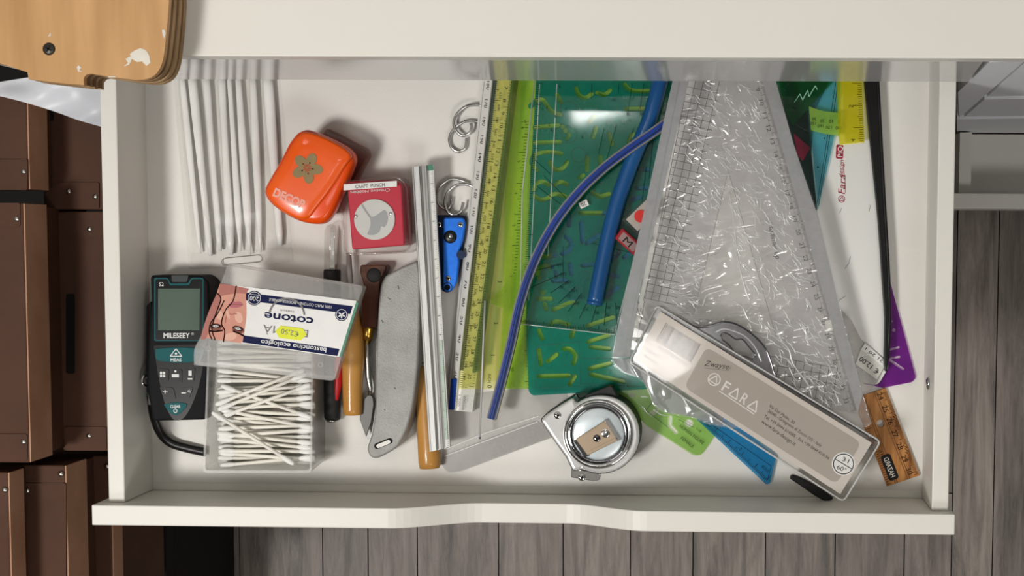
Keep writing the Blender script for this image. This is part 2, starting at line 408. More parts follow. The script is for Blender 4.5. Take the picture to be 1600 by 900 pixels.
# thin folded fibreboard lip along the front
box('front_lip', 0.02, .02, 0, W_ - .02, .55, .06, M['white'], dr)
bm = bmesh.new(); prof = []
xa, xb, xc, xd = P(612, 790, 5).x, P(752, 787, 4).x, P(885, 788, 4).x, P(1012, 797, 5).x
def dipz(x):
    sm = lambda t: t * t * (3 - 2 * t)
    if x < xa or x > xd: return HP
    if x < xb: return HP - 2.35 * sm((x - xa) / (xb - xa))
    if x > xc: return HP - 2.35 * sm((xd - x) / (xd - xc))
    return HP - 2.35
xl = [-1.8] + [xa + (xb - xa) * i / 12 for i in range(13)] + [xc + (xd - xc) * i / 12 for i in range(13)] + [W_ + 1.36]
for y in (0, -1.335): prof.append(([bm.verts.new((x, y, dipz(x))) for x in xl], [bm.verts.new((x, y, -3.5)) for x in xl]))
(ft, fb), (bt, bb) = prof
for i in range(len(xl) - 1):
    bm.faces.new((ft[i], ft[i + 1], bt[i + 1], bt[i])); bm.faces.new((fb[i], fb[i + 1], bb[i + 1], bb[i]))
    bm.faces.new((ft[i], ft[i + 1], fb[i + 1], fb[i])); bm.faces.new((bt[i], bt[i + 1], bb[i + 1], bb[i]))
for i in (0, -1): bm.faces.new((ft[i], fb[i], bb[i], bt[i]))
finish('front_panel', bm, M['white'], dr, bevel=.07)
v = PV(1449, 599, 17); 
scx = P(1449, 599, 2.6)
bm = bm_tube([(W_ + .02, scx.y, 2.6), (W_ - .12, scx.y, 2.6), (W_ - .2, scx.y, 2.6)], [.42, .42, .25], 14)
finish('screw', bm, M['steel'], dr, smooth=True)
# ================================================================== cabinet above the drawer
YR = P(900, 126, 6.4).y
zt = PV(900, 89, YR).z
cab = thing('cabinet', 'white cabinet with a glossy front rail above the open drawer', 'cabinet', (26, 40, -50))
xL = P(118, 100, zt).x; xR = P(1608, 83, zt).x
box('top_panel', xL, YR - .02, zt - 1.6, xR, 57, zt, M['white'], cab, bevel=.08)
xRr = P(1513, 119, 6.4).x
bm = bmesh.new()
a = [(xL, 6.4), (xRr, 6.4), (PV(1545, 89, YR).x, PV(1545, 89, YR).z), (xR - .05, zt - .9), (xR - .05, zt - 1.61), (xL, zt - 1.61)]
a = [(xL, 6.4), (xRr, 6.4), (PV(1546, 90, YR).x, zt - 1.61), (xL, zt - 1.61)]
f = [bm.verts.new((x, YR, z)) for x, z in a]; g = [bm.verts.new((x, YR + 2, z)) for x, z in a]
bm.faces.new(f); bm.faces.new(g[::-1])
for i in range(4): bm.faces.new((f[i], g[i], g[(i + 1) % 4], f[(i + 1) % 4]))
finish('front_rail', bm, M['rail'], cab, bevel=.05)
box('side_panel', -3.4, YR + .05, -50, -1.9, 56, zt - 1.61, M['white'], cab)
# lower drawer front of the same cabinet, hidden below, closes the view down into the carcass
box('drawer_front', -1.8, YR + .1, -46, W_ + 1.3, YR + 1.5, -6, M['white'], cab)
# ================================================================== neighbouring cabinet to the right with a mitred front
nb = thing('side_cabinet', 'pale grey cabinet at right with a mitred front panel', 'cabinet', (62, 40, -50))
def vslab(name, pts, d0, d1, mat, par):
    bm = bmesh.new()
    f = [PV(x, y, YR + d0) for x, y in pts]; q = [bm.verts.new(p) for p in f]; h = [bm.verts.new((p.x, YR + d1, p.z)) for p in f]
    bm.faces.new(q); bm.faces.new(h[::-1]); n = len(q)
    for i in range(n): bm.faces.new((q[i], h[i], h[(i + 1) % n], q[(i + 1) % n]))
    return finish(name, bm, mat, par)
vslab('backing_panel', [(1497, 146), (1546, 96.5), (1640, 95.5), (1640, 206), (1495, 208)], .7, 2.2, M['greyface'], nb)
vslab('mitred_stile', [(1497, 144), (1546, 97), (1600, 96), (1499, 184)], .3, 2.2, M['greyface'], nb)
vslab('front_panel', [(1540.5, 153.4), (1603, 97), (1640, 96), (1640, 151.5)], .5, 2.2, M['greyface'], nb)
vslab('rail', [(1505, 184.5), (1538, 155.5), (1640, 153.5), (1640, 182.5)], .3, 2.2, M['greyface'], nb)
vslab('lower_rail', [(1495, 186.5), (1640, 184.5), (1640, 207), (1495, 209)], .1, 2.2, M['greyface'], nb)
box('carcass', P(1512, 150, -20).x, YR + 2.3, -50, P(1512, 150, -20).x + 60, 56, 4.5, M['greyface'], nb)
# its open lower drawer
nd = thing('lower_drawer', 'open white lower drawer of the side cabinet at right', 'drawer', (60, 20, -44))
zf = -38
e0 = P(1490, 326, zf); e1 = P(1490, 302, zf); xr0 = P(1478, 313, zf).x
box('front_panel', xr0, e0.y, zf - 9, xr0 + 40, e1.y, zf, M['white'], nd, bevel=.06)
bb0 = P(1500, 297, zf - 7)
box('bottom_panel', xr0 + .8, e1.y + .02, zf - 5, xr0 + 40, YR - .05, zf - 4, M['white'], nd)
xs0 = P(1503, 250, zf - 2).x
box('side_panel', xs0 - .3, e1.y + .02, zf - 8, xs0 + .8, YR - .05, zf - 1.5, M['white'], nd)
# ================================================================== cardboard boxes at left
def cbox(label, px, zt_, rim, body, rivets, band=None, slot=None, gap=.25, lips=True):
    "px = (x0,y0,x1,y1) of the lid top"
    x0, y0, x1, y1 = px
    a, b = P(x0, y1, zt_), P(x1, y0, zt_)
    t = thing('cardboard_box', label, 'box', ((a.x + b.x) / 2, (a.y + b.y) / 2, zt_ - rim - body))
    box('lid', a.x, a.y, zt_ - rim, b.x, b.y, zt_, M['card'], t, bevel=.12)
    box('body', a.x + gap, a.y + gap, zt_ - rim - body, b.x - gap, b.y - gap, zt_ - rim, M['card'], t)
    # right wall of the lid: strip whose paler brown paints in the light
    box('lit_side_strip', b.x - .02, a.y + .05, zt_ - rim, b.x + .08, b.y - .05, zt_ - .08, M['card_lit'], t)
    if band:
        for (bx0, by0, bx1, by1) in band:
            prism('corner_flap', rnd([(bx0, by0), (bx1, by0), (bx1, by1), (bx0, by1)], 3, 2), zt_, zt_ + .1, M['card'], t)
    for (rx, ry) in rivets:
        dome('rivet', rx, ry, 4.6, zt_ + .08, .14, M['rivet'], t, n=12)
    if slot:
        prism('hand_hole', rnd(slot, 4, 3), zt_ - .02, zt_ + .02, M['dark'], t)
    return t
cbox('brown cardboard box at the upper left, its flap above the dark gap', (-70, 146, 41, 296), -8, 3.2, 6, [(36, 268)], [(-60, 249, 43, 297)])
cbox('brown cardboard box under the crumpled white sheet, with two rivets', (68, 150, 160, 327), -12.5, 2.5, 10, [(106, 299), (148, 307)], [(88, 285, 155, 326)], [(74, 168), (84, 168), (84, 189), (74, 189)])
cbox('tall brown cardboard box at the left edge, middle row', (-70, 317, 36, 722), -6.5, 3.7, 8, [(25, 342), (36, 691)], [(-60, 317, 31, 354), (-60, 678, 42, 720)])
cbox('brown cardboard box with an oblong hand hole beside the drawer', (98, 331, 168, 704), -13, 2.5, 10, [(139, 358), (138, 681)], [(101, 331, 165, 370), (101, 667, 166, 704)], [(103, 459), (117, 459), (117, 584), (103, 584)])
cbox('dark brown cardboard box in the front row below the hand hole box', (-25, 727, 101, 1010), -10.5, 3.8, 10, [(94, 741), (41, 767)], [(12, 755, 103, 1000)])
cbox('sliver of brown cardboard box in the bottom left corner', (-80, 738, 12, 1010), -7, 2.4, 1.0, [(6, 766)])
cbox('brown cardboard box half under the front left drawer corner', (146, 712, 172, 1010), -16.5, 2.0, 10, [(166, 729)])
box_floor = thing('shelf_unit', 'low dark shelf carrying the brown cardboard boxes', 'shelf', (-20, 5, -50))
xq = P(172, 800, -18.6).x
box('shelf_board', -75, -60, -33, xq, 57, -31, M['dark'], box_floor); box('side_board', xq - 1.5, -60, -50, xq, 57, -33.05, M['dark'], box_floor)
box('side_board', -75, -60, -50, -73.5, 57, -33.05, M['dark'], box_floor)
# boxes stand on the shelf: lower bodies
# ================================================================== crumpled white sheet
bm = bmesh.new(); nx, ny = 34, 20; grid = []
top_e = spl([(-30, 138), (0, 128), (50, 120), (110, 118), (165, 122)], 8); bot_e = spl([(-30, 143), (0, 150), (40, 160), (90, 176), (130, 190), (170, 202)], 8)
def along(c, t):
    k = t * (len(c) - 1); i = min(int(k), len(c) - 2); return lerp(c[i], c[i + 1], k - i)
for i in range(nx + 1):
    row = []
    for j in range(ny + 1):
        a, b = along(top_e, i / nx), along(bot_e, i / nx); p = lerp(a, b, j / ny)
        v = P(p[0], p[1], -5.5)
        n_ = noise.noise(Vector((v.x * .25 + v.y * .2, v.y * .5 - v.x * .15, 1.2))) * .9 + noise.noise(Vector((v.x * .5, v.y * .7, 4.))) * .12
        row.append(bm.verts.new((v.x, v.y, -5.5 + n_)))
    grid.append(row)
for i in range(nx):
    for j in range(ny): bm.faces.new((grid[i][j], grid[i + 1][j], grid[i + 1][j + 1], grid[i][j + 1]))
r_ = bmesh.ops.solidify(bm, geom=bm.faces[:], thickness=.06)
tag(finish('plastic_sheet', bm, M['sheetwhite'], None, smooth=True, base=Vector((-5, 22, -6))), 'crumpled white plastic sheet lying over the cardboard boxes', 'sheet')
# ================================================================== plywood board on the cabinet top
pw_ = thing('plywood_board', 'plywood board with rounded corner at the upper left on the cabinet', 'board', (-5, 35, zt))
zp0, zp1 = zt + .05, zt + 2.75
ol = [(-60, -60), (263, -60), (264, 0)] + spl([(262, 30), (259, 60), (255, 92), (246, 113), (231, 123), (212, 125)], 3) + [(180, 121), (142, 115)] + \
     spl([(136, 116), (131, 122), (131, 133)], 3) + [(106, 131)] + [(45, 124), (43, 113), (0, 99), (-60, 88)]
n = 7
for i in range(n):
    a, b = zp0 + (zp1 - zp0) * i / n, zp0 + (zp1 - zp0) * (i + 1) / n
    # every ply keeps the same footprint, which is drawn at the height of the face
    bm = bmesh.new(); xy = [P(p[0], p[1], zp1) for p in ol]
    jit = (0, .05, -.04, .06, 0, .05, 0)[i]
    c = sum((Vector((v.x, v.y)) for v in xy), Vector((0, 0))) / len(xy)
    xy = [Vector((v.x, v.y)) + (Vector((v.x, v.y)) - c).normalized() * -jit for v in xy]
    bm_prism([(v.x, v.y) for v in xy], a, b, bm, 'w')
    finish('ply', bm, M['ply_face'] if i == n - 1 else M['ply_light'] if i % 2 == 0 else M['ply_dark'], pw_)
sp = P(75, 76, zp1)
dome('screw', 75, 76, 10, zp1, .12, M['screw_dark'], pw_, n=20)
polys(pw_, 'screw_recess', [rect(75, 76, 11, 2.6, 30), rect(75, 76, 2.6, 11, 30)], zp1 + .135, M['black'])
smear = [[(193, 104), (200, 98), (196, 92), (204, 88), (203, 84), (210, 79), (219, 75), (228, 78), (233, 86), (235, 98), (229, 103), (222, 96), (214, 97), (206, 92), (202, 101)],
         [(75, 57), (79, 50), (80, 56)], [(120, 105), (123, 102), (127, 106), (124, 109), (129, 112), (122, 112)], [(253, 47), (257, 46), (259, 52), (257, 60), (254, 55)], [(168, 119), (180, 119), (181, 121), (170, 121)]]
for s in smear: polys(pw_, 'paint_smear', [s], zp1 + .02, M['paint'], label='dried white paint')
# ================================================================== more materials
def R_(c, **k): return opaque('plastic_' + c, c, **k)
M['orange'] = opaque('orange_plastic', 'FA6208', .28, c2='F55A05', coat=.3, spec=.5)
M['orange_side'] = opaque('orange_plastic_side', 'F2540A', .3, c2='EA4C06', coat=.2)
M['gold'] = opaque('dull_gold_print', '9C8658', .5, c2='8E794E')
M['red_ink'] = opaque('red_ink', 'C8281E', .5, spec=.06)
M['pink_ink'] = opaque('pale_pink_ink', 'FFB4A2', .5, spec=.06)
M['black_ink'] = opaque('black_ink', '1A1A1A', .5, spec=.06)
M['grey_ink'] = opaque('grey_ink', '85827F', .5, spec=.06)
M['white_ink'] = opaque('white_ink', 'EDEDEA', .5, spec=.06)
M['navy'] = opaque('navy_ink', '141B48', .55, spec=.1)
M['paper'] = opaque('white_card_print', 'EEEDEA', .4)
M['clear'] = clear('clear_plastic', 'F4F4F2', .06, .05)
M['clear_grey'] = clear('clear_grey_plastic', 'D9D6D2', .08, .06)
M['smoke'] = clear('rosy_smoke_plastic', 'B58A80', .1, .06)
M['frost'] = clear('frosted_plastic', 'E2E0DC', .35, .03, haze=.22, hazec='C9C7C2', bump=.15, bscale=90)
M['frost2'] = clear('frosted_lid_plastic', 'DCDAD6', .35, .03, haze=.16, hazec='C9C6C2', bump=.1, bscale=90)
M['film'] = clear('clear_film', 'F7F6F4', .36, .02, haze=.06, hazec='F2F0EE', bump=.3, bscale=35, stretch=(3, .5, 1), distort=.6)
M['white_plastic'] = opaque('white_plastic', 'F3F2EE', .3)
M['cotton'] = opaque('cotton', 'F8F7F3', .9, c2='F0EFEA', scale=200)
M['paperstick'] = opaque('paper_stick', 'FAF7EE', .7, c2='F4EFE2', scale=60)
M['crimson'] = opaque('crimson_plastic', 'CF1F3F', .35, c2='C61A39')
M['silverdisc'] = opaque('white_enamel_disc', 'DDDBD6', .3)
M['gunmetal'] = opaque('grey_steel_inset', '8E8F90', .35, metal=.6)
M['teal_btn'] = opaque('teal_plastic', '0B5C60', .5, c2='0A5458', spec=.15)
M['lcd'] = opaque('grey_green_lcd', '5B6C60', .15, c2='55665A', scale=5, spec=.3)
M['bezel'] = opaque('black_glass', '0B0C0D', .25, spec=.12)
M['meter_body'] = opaque('charcoal_rubber', '17181A', .6, spec=.1)
M['sensor'] = opaque('dark_sensor_glass', '34393A', .3, spec=.2)
M['shaft'] = opaque('grey_tool_steel', 'A5A39F', .4, metal=.2)
M['wood_dark'] = opaque('rosewood', '6E3C22', .35, c2='4A2615', scale=18, stretch=(6, 1, 6), coat=.3)
M['wood_tan'] = opaque('beech', 'D09A50', .35, c2='BC853F', scale=14, stretch=(5, 1, 5), coat=.3)
M['blade_steel'] = opaque('dull_blade_steel', '5E5E5C', .45, metal=.5)
M['brass'] = opaque('brass', 'C9A04A', .25, metal=1, c2='B58C3C')
M['grey_metal'] = opaque('grey_cast_metal', '9D9C98', .45, metal=.25, c2='8E8D89', scale=50, bump=.5, bscale=1500)
M['alu'] = opaque('brushed_aluminium', 'CACAC8', .5, metal=.3, c2='BABAB8', scale=30, stretch=(30, .5, 1))
M['alu_dark'] = opaque('aluminium_groove', '93928F', .4, metal=.7)
M['red_pl'] = opaque('red_plastic', 'C01A22', .35)
M['blue_an'] = opaque('blue_anodised_metal', '1F6FD6', .35, metal=.4, c2='1A66CC', scale=300)
M['dark_navy'] = opaque('dark_navy_metal', '122240', .4, metal=.4)
M['yellow_st'] = opaque('yellow_price_sticker', 'E6EC1E', .45)
M['skin'] = opaque('printed_skin', 'DCA08A', .4, c2='C9836C', scale=25, contrast=(.3, .75))
M['skin_d'] = opaque('printed_skin_dark', 'B0675A', .4, c2='A65E50', scale=30)
M['lips'] = opaque('printed_lips', 'B9606A', .45)
M['eye_shadow'] = opaque('printed_eye_shadow', '8A5448', .5, spec=.1)
M['skin_l'] = opaque('printed_skin_light', 'EDBBA6', .45, spec=.1)
M['eye_white'] = opaque('printed_eye_white', 'C4B2AA', .5)
M['hair'] = opaque('printed_hair', '22110E', .6, spec=.05)
M['green_ink'] = opaque('green_ink', '4F8C72', .5)
# ================================================================== modelling tools in a clear bag
bagt = thing('clear_bag', 'flat clear plastic bag of white modelling tools at the back left', 'bag', P(360, 280, 0))
OLB = [(271, 120), (433, 120), (440, 220), (458, 409), (420, 414), (395, 417), (340, 419), (295, 420), (285, 300), (276, 190)]
prism('film_back', OLB, .02, .05, M['film'], bagt)
slot = stroke([(352, 409), (404, 404)], 11, 8)
bm = bmesh.new(); nx, ny = 12, 22; g = []
for i in range(nx + 1):
    row = []
    for j in range(ny + 1):
        a = lerp((271, 118), (295, 396), j / ny); b_ = lerp((433, 118), (456, 388), j / ny); p = lerp(a, b_, i / nx); v = P(p[0], p[1], .8)
        e_ = min(1, 4 * min(i, nx - i) / nx) * min(1, 5 * (ny - j) / ny)
        row.append(bm.verts.new((v.x, v.y, .12 + .62 * e_ + .16 * e_ * noise.noise(Vector((v.x * 1.7, v.y * .7, 2))))))
    g.append(row)
for i in range(nx):
    for j in range(ny): bm.faces.new((g[i][j], g[i + 1][j], g[i + 1][j + 1], g[i][j + 1]))
finish('film_front', bm, M['film'], bagt, smooth=True)
sheet('header', rnd([(296, 396), (456, 387), (458, 409), (296, 420)], 3), [slot], .1, .14, M['film'], bagt)
lines(bagt, 'hang_slot_edge', list(zip(slot, slot[1:] + slot[:1])), 1.0, .16, M['grey_ink'])
order = ['leftmost', 'second from left', 'third from left', 'fourth from left', 'fifth from left', 'sixth from left', 'seventh from left', 'rightmost']
wds = ['slim round tipped', 'wide round tipped', 'round tipped', 'broad spatula tipped', 'narrow knife tipped', 'pointed', 'blunt', 'wide flat square ended']
for i, (x0, x1, y1, wd, tip) in enumerate([(284, 313, 396, 11, .7), (300, 329, 400, 15, .8), (322, 344, 392, 13, .75), (346, 361, 398, 15, .8), (358, 376, 393, 11, .4), (372, 391, 398, 14, .3), (395, 407, 394, 13, .6), (418, 438, 384, 17, .9)]):
    n = 14; st = []
    pts = [(lerp((x0, 118), (x1, y1), k / n), ) for k in range(n + 1)]
    path = [P(p[0][0], p[0][1], .42) for p in pts]
    rr = []
    for k in range(n + 1):
        t = k / n; ww = wd * (.85 + .15 * math.sin(t * 5 + i))
        if t > .8: u = (t - .8) / .2; ww *= 1 - (1 - tip) * u if u < .98 else tip * .55
        rr.append(ww / 2 * PXCM(.4))
    o = tube('modelling_tool', path, rr, M['white_plastic'], None, n=10, flat=.6, base=Vector(P(x0, 200, 0)))
    tag(o, f'white {wds[i]} modelling tool, {order[i]} in the clear bag', 'tool', 'modelling tools in the clear bag')
# ================================================================== orange flower punch
pu = thing('flower_punch', 'orange paper punch with a gold flower printed on its top', 'punch', P(495, 275, 0))
base_px = [(500, 215), (507, 203), (514, 200), (571, 230), (577, 241), (556, 281), (535, 330), (520, 338), (430, 300)]
prism('base', rnd([(500, 218), (510, 199), (574, 232), (577, 243), (530, 335), (455, 318)], 6), .015, .8, M['smoke'], pu, bevel=.1)
prism('foot_plate', rnd([(505, 215), (512, 204), (570, 234), (572, 243), (530, 325), (470, 310)], 5), .02, .12, M['gunmetal'], pu)
prism('punch_block', rnd([(470, 222), (545, 250), (505, 335), (440, 310)], 6), .8, 2.2, M['orange_side'], pu, bevel=.15)
top = spl([(464, 207), (478, 202), (500, 209), (530, 223), (548, 236), (553, 248), (548, 265), (530, 308), (517, 336), (505, 348), (488, 350), (465, 345), (440, 332), (420, 316), (412, 299), (420, 280), (436, 253), (452, 222), (464, 207)], 4)[:-1]
xy_t = [P(p[0], p[1], 3.4) for p in top]
cen = P(480, 275, 3.4)
bm = bmesh.new(); rings = []
for sc, z in ((.965, 2.0), (1.0, 2.4), (1.0, 2.9), (.985, 3.2), (.94, 3.42), (.86, 3.5)):
    rings.append([bm.verts.new((cen.x + (v.x - cen.x) * sc, cen.y + (v.y - cen.y) * sc, z)) for v in xy_t])
bm.faces.new(rings[0][::-1]); bm.faces.new(rings[-1]); n = len(xy_t)
for a, b in zip(rings, rings[1:]):
    for i in range(n): bm.faces.new((a[i], a[(i + 1) % n], b[(i + 1) % n], b[i]))
finish('push_button', bm, M['orange_side'], pu, smooth=True)
cap = spl([(466, 212), (480, 206), (510, 216), (540, 233), (548, 245), (538, 262), (515, 298), (492, 328), (482, 340), (465, 342), (440, 329), (422, 313), (416, 299), (424, 282), (440, 255), (456, 226), (466, 212)], 4)[:-1]
xy_t = [P(p[0], p[1], 3.7) for p in cap]; bm = bmesh.new(); rings = []; cen = P(478, 275, 3.7)
for sc, z in ((1.0, 3.3), (1.0, 3.55), (.98, 3.68), (.93, 3.76), (.6, 3.8)):
    rings.append([bm.verts.new((cen.x + (v.x - cen.x) * sc, cen.y + (v.y - cen.y) * sc, z)) for v in xy_t])
bm.faces.new(rings[-1]); n = len(xy_t)
for a, b in zip(rings, rings[1:]):
    for i in range(n): bm.faces.new((a[i], a[(i + 1) % n], b[(i + 1) % n], b[i]))
finish('push_button_cap', bm, M['orange'], pu, smooth=True)
zf_ = 3.83
for k in range(5):
    a = 9 + 72 * k; c = (480 + 13.5 * math.cos(math.radians(a)), 262.5 + 13.5 * math.sin(math.radians(a)))
    polys(pu, 'flower_petal', [circ(c[0], c[1], 11.5, 18, ry=8.2, ang=a)], zf_ + .002 * k, M['gold'])
polys(pu, 'flower_centre', [circ(480, 262.5, 5, 14)], zf_ + .012, M['gold'])
st = []
for k in range(10):
    a = math.radians(9 + 36 * k); L = 9 if k % 2 == 0 else 6
    st.append(((480 + 2 * math.cos(a), 262.5 + 2 * math.sin(a)), (480 + L * math.cos(a), 262.5 + L * math.sin(a))))
lines(pu, 'flower_stamens', st, 1.0, zf_ + .016, M['red_ink'])
polys(pu, 'stamen_tips', [circ(b[0], b[1], 1.2, 8) for a, b in st[::2]], zf_ + .018, M['black_ink'], kind='stuff')
texts(pu, 'lettering', [('DECOP', 452, 309.5, 23.5, 13, dict(width=52, bold=.05))], zf_, M['pink_ink'])
# ================================================================== craft punch in its clear case
cp = thing('craft_punch', 'red craft punch in a clear case with a white leaf disc', 'punch', P(590, 335, 0))
case = rnd([(531, 284), (622, 277), (634, 289), (641, 386), (632, 394), (545, 398), (538, 390)], 9)
zc = 3.3
# case as a thin walled clear shell: top plate and four walls
bm = bm_prism(case, .02, zc); finish('clear_case', bm, M['clear'], cp, bevel=.18, seg=3)
for q_ in (zc - .02, .25): tube('case_edge', [Vector((*P(x, y, zc).xy, q_)) for x, y in case + case[:1]], .07, M['clear_grey'], cp, n=6)
inner = rnd([(542, 284), (617, 281), (627, 288), (632, 383), (550, 390)], 4)
prism('red_body', inner, .1, zc - .25, M['crimson'], cp, bevel=.08)
prism('label_strip', [(537, 288), (620, 282.5), (620, 291.5), (537, 297.5)], zc + .01, zc + .03, M['paper'], cp)
texts(cp, 'lettering', [('CRAFT  PUNCH', 578, 290, -4, 5.5, dict(width=46, bold=.02))], zc + .045, M['grey_ink'])
texts(cp, 'brand_print', [('Creative Hobbies', 578, 299, 176, 5, dict(width=62, shear=.25))], zc - .23, M['white_ink'])
dome('disc', 584, 343, 32, zc - .25, .0, M['silverdisc'], cp, n=40) if False else prism('disc', circ(585, 343, 32, 44), zc - .25, zc - .12, M['silverdisc'], cp, bevel=.04)
leaf = spl([(577, 338), (584, 338.5), (593, 333), (601, 328), (606, 337), (605, 347), (601, 355)], 4) + [(595, 353)] + spl([(594, 358), (592, 363), (584, 367), (574, 366), (577, 358), (579, 348), (577, 338)], 4)[:-1]
polys(cp, 'leaf_print', [leaf], zc - .105, M['gunmetal']); polys(cp, 'leaf_stem', [stroke([(566, 321), (571, 329), (578, 339)], 2.6)], zc - .095, M['gunmetal'])
dome('rivet', 556, 338, 3, zc - .12, .06, M['chrome'], cp, n=10); dome('rivet', 610, 334, 3, zc - .12, .06, M['chrome'], cp, n=10)
# ================================================================== laser distance meter
lm = thing('laser_meter', 'black handheld laser distance meter with a grey-green screen', 'meter', P(277, 545, 0))
ZT = 2.6
prism('body', rnd([(234, 430), (314, 430), (326, 440), (328, 560), (321, 656), (238, 658), (228, 600), (231, 520), (236, 470)], 6), .02, ZT, M['meter_body'], lm, bevel=.25, seg=3)
prism('side_grip', rnd([(229, 478), (236, 470), (236, 620), (229, 612)], 3), .3, 1.9, M['black'], lm, bevel=.1)
def zl(d): return ZT + d
bz = rnd([(241, 434), (262, 434), (266, 443), (294, 443), (299, 434), (318, 434), (318, 533), (241, 533)], 3)
polys(lm, 'teal_outline', [bz], zl(.012), M['teal_btn'])
bz2 = rnd([(243, 436), (261, 436), (265, 446), (295, 446), (300, 436), (316, 436), (316, 531), (243, 531)], 3)
prism('screen_bezel', bz2, zl(.0), zl(.03), M['bezel'], lm)
prism('screen', [(247, 451), (312.5, 451), (311.5, 516), (247, 516)], zl(.02), zl(.045), M['lcd'], lm)
prism('sensor_window', rnd([(267, 430), (295, 430), (292, 441), (269, 441)], 2), zl(0), zl(.05), M['sensor'], lm, bevel=.02)
texts(lm, 'lettering', [('S2', 252, 444, 0, 6), ('MILESEEY', 276, 524, 0, 8, dict(width=41, bold=.02)), ('®', 301, 521.5, 0, 4)], zl(.05), M['white_ink'])
polys(lm, 'key_field', [spl([(240, 540), (243, 560), (250, 600), (258, 632), (268, 652), (277, 657), (288, 652), (300, 632), (312, 598), (319, 560), (321, 540), (240, 540)], 4)[:-1]], zl(.008), M['bezel'])
prism('measure_button', spl([(243, 545), (260, 543.5), (280, 543), (302, 543.5), (318, 545), (317, 558), (312, 564), (296, 566), (278, 566.5), (258, 565), (244, 562), (243, 545)], 3)[:-1], zl(-.02), zl(.09), M['teal_btn'], lm, bevel=.02)
prism('mode_button', rnd([(245, 575), (264, 577), (263, 596), (249, 595)], 3), zl(-.02), zl(.06), M['bezel'], lm)
prism('unit_button', rnd([(266, 577), (284, 577), (284, 598), (266, 598)], 3), zl(-.02), zl(.06), M['bezel'], lm)
prism('memory_button', rnd([(286, 577), (305, 575), (303, 596), (287, 597)], 3), zl(-.02), zl(.06), M['bezel'], lm)
prism('plus_button', rnd([(249, 604), (271, 606), (275, 624), (255, 621)], 4), zl(-.02), zl(.06), M['bezel'], lm)
prism('minus_button', rnd([(280, 606), (302, 604), (296, 622), (277, 624)], 4), zl(-.02), zl(.06), M['bezel'], lm)
prism('clear_button', spl([(256, 632), (274, 629), (292, 632), (284, 643), (274, 649), (264, 643), (256, 632)], 3)[:-1], zl(-.02), zl(.08), M['teal_btn'], lm)
tri = [(275, 545), (284, 556.5), (266, 556.5)]
lines(lm, 'measure_symbol', [(tri[i], tri[(i + 1) % 3]) for i in range(3)], 1.3, zl(.1), M['white_ink'])
polys(lm, 'measure_dot', [circ(275, 552.5, 1.8, 10)], zl(.1), M['white_ink'])
texts(lm, 'key_legends', [('MEAS', 275, 562, 0, 5, dict(width=17, bold=.02)), ('CLEAR', 274, 635, 0, 4.5, dict(width=16, bold=.02)), ('+', 258, 612, 0, 8, dict(width=8)), ('4/', 296, 611, 10, 5, dict(width=6))], zl(.1), M['white_ink'])
polys(lm, 'key_symbols', [rect(254 + dx, 585 + dy, 3.6, 3.6) for dx in (-2.3, 2.3) for dy in (-2.3, 2.3)] + [rect(287, 614, 7, 1.6), rect(274, 587, 11, 5), circ(274, 580, 1.8, 8), rect(297, 583, 5, 8), rect(297, 592, 7, 2.4)] +
      ring_poly(274, 642, 2.2, 3.2, 10, -60, 240) + [rect(274, 639, 1, 3)], zl(.09), M['white_ink'])
tube('strap_loop', pxpath(spl([(238, 600, 2.0), (229, 588, 2.2), (223, 590, 2.4), (223, 600, 2.4), (231, 604, 2.0)], 4), 1), .1, M['chrome'], lm, n=6)
tube('strap_clip', pxpath([(236, 617, 1.2), (236, 632, 1.2)], 1), .22, M['chrome'], lm, n=8)
tube('wrist_strap', pxpath(spl([(236, 618, 1.0), (240, 650, .9), (250, 676, .6), (266, 692, .45), (290, 700, .45), (322, 707, .4)], 5), 1), .3, M['black'], lm, n=8, flat=.5)
# ================================================================== cotton bud box
ZB_ = 3.8
cb_ = thing('cotton_bud_box', 'open frosted plastic box filled with cotton buds', 'box', P(410, 620, 0))
outer = rnd([(327, 480), (490, 480), (487, 739), (317, 739)], 7)
inner = rnd([(330, 483), (487, 483), (484, 735), (320.5, 735)], 6)
def shell(name, out_, inn, z0, z1, mat, par, tp=.97, floor=.12, c=None):
    bm = bmesh.new(); A = [P(p[0], p[1], z1) for p in out_]; B = [P(p[0], p[1], z1) for p in inn]; n = len(A)
    c = sum(A, Vector()) / n
    def ringv(src, z, s): return [bm.verts.new((c.x + (v.x - c.x) * s, c.y + (v.y - c.y) * s, z)) for v in src]
    r = [ringv(A, z0, tp), ringv(A, z1, 1), ringv(B, z1, 1), ringv(B, z0 + floor, tp)]
    for a, b in zip(r, r[1:]):
        for i in range(n): bm.faces.new((a[i], a[(i + 1) % n], b[(i + 1) % n], b[i]))
    bm.faces.new(r[0][::-1]); bm.faces.new(r[-1])
    return finish(name, bm, mat, par)
shell('tray', outer, inner, .02, ZB_, M['frost'], cb_)
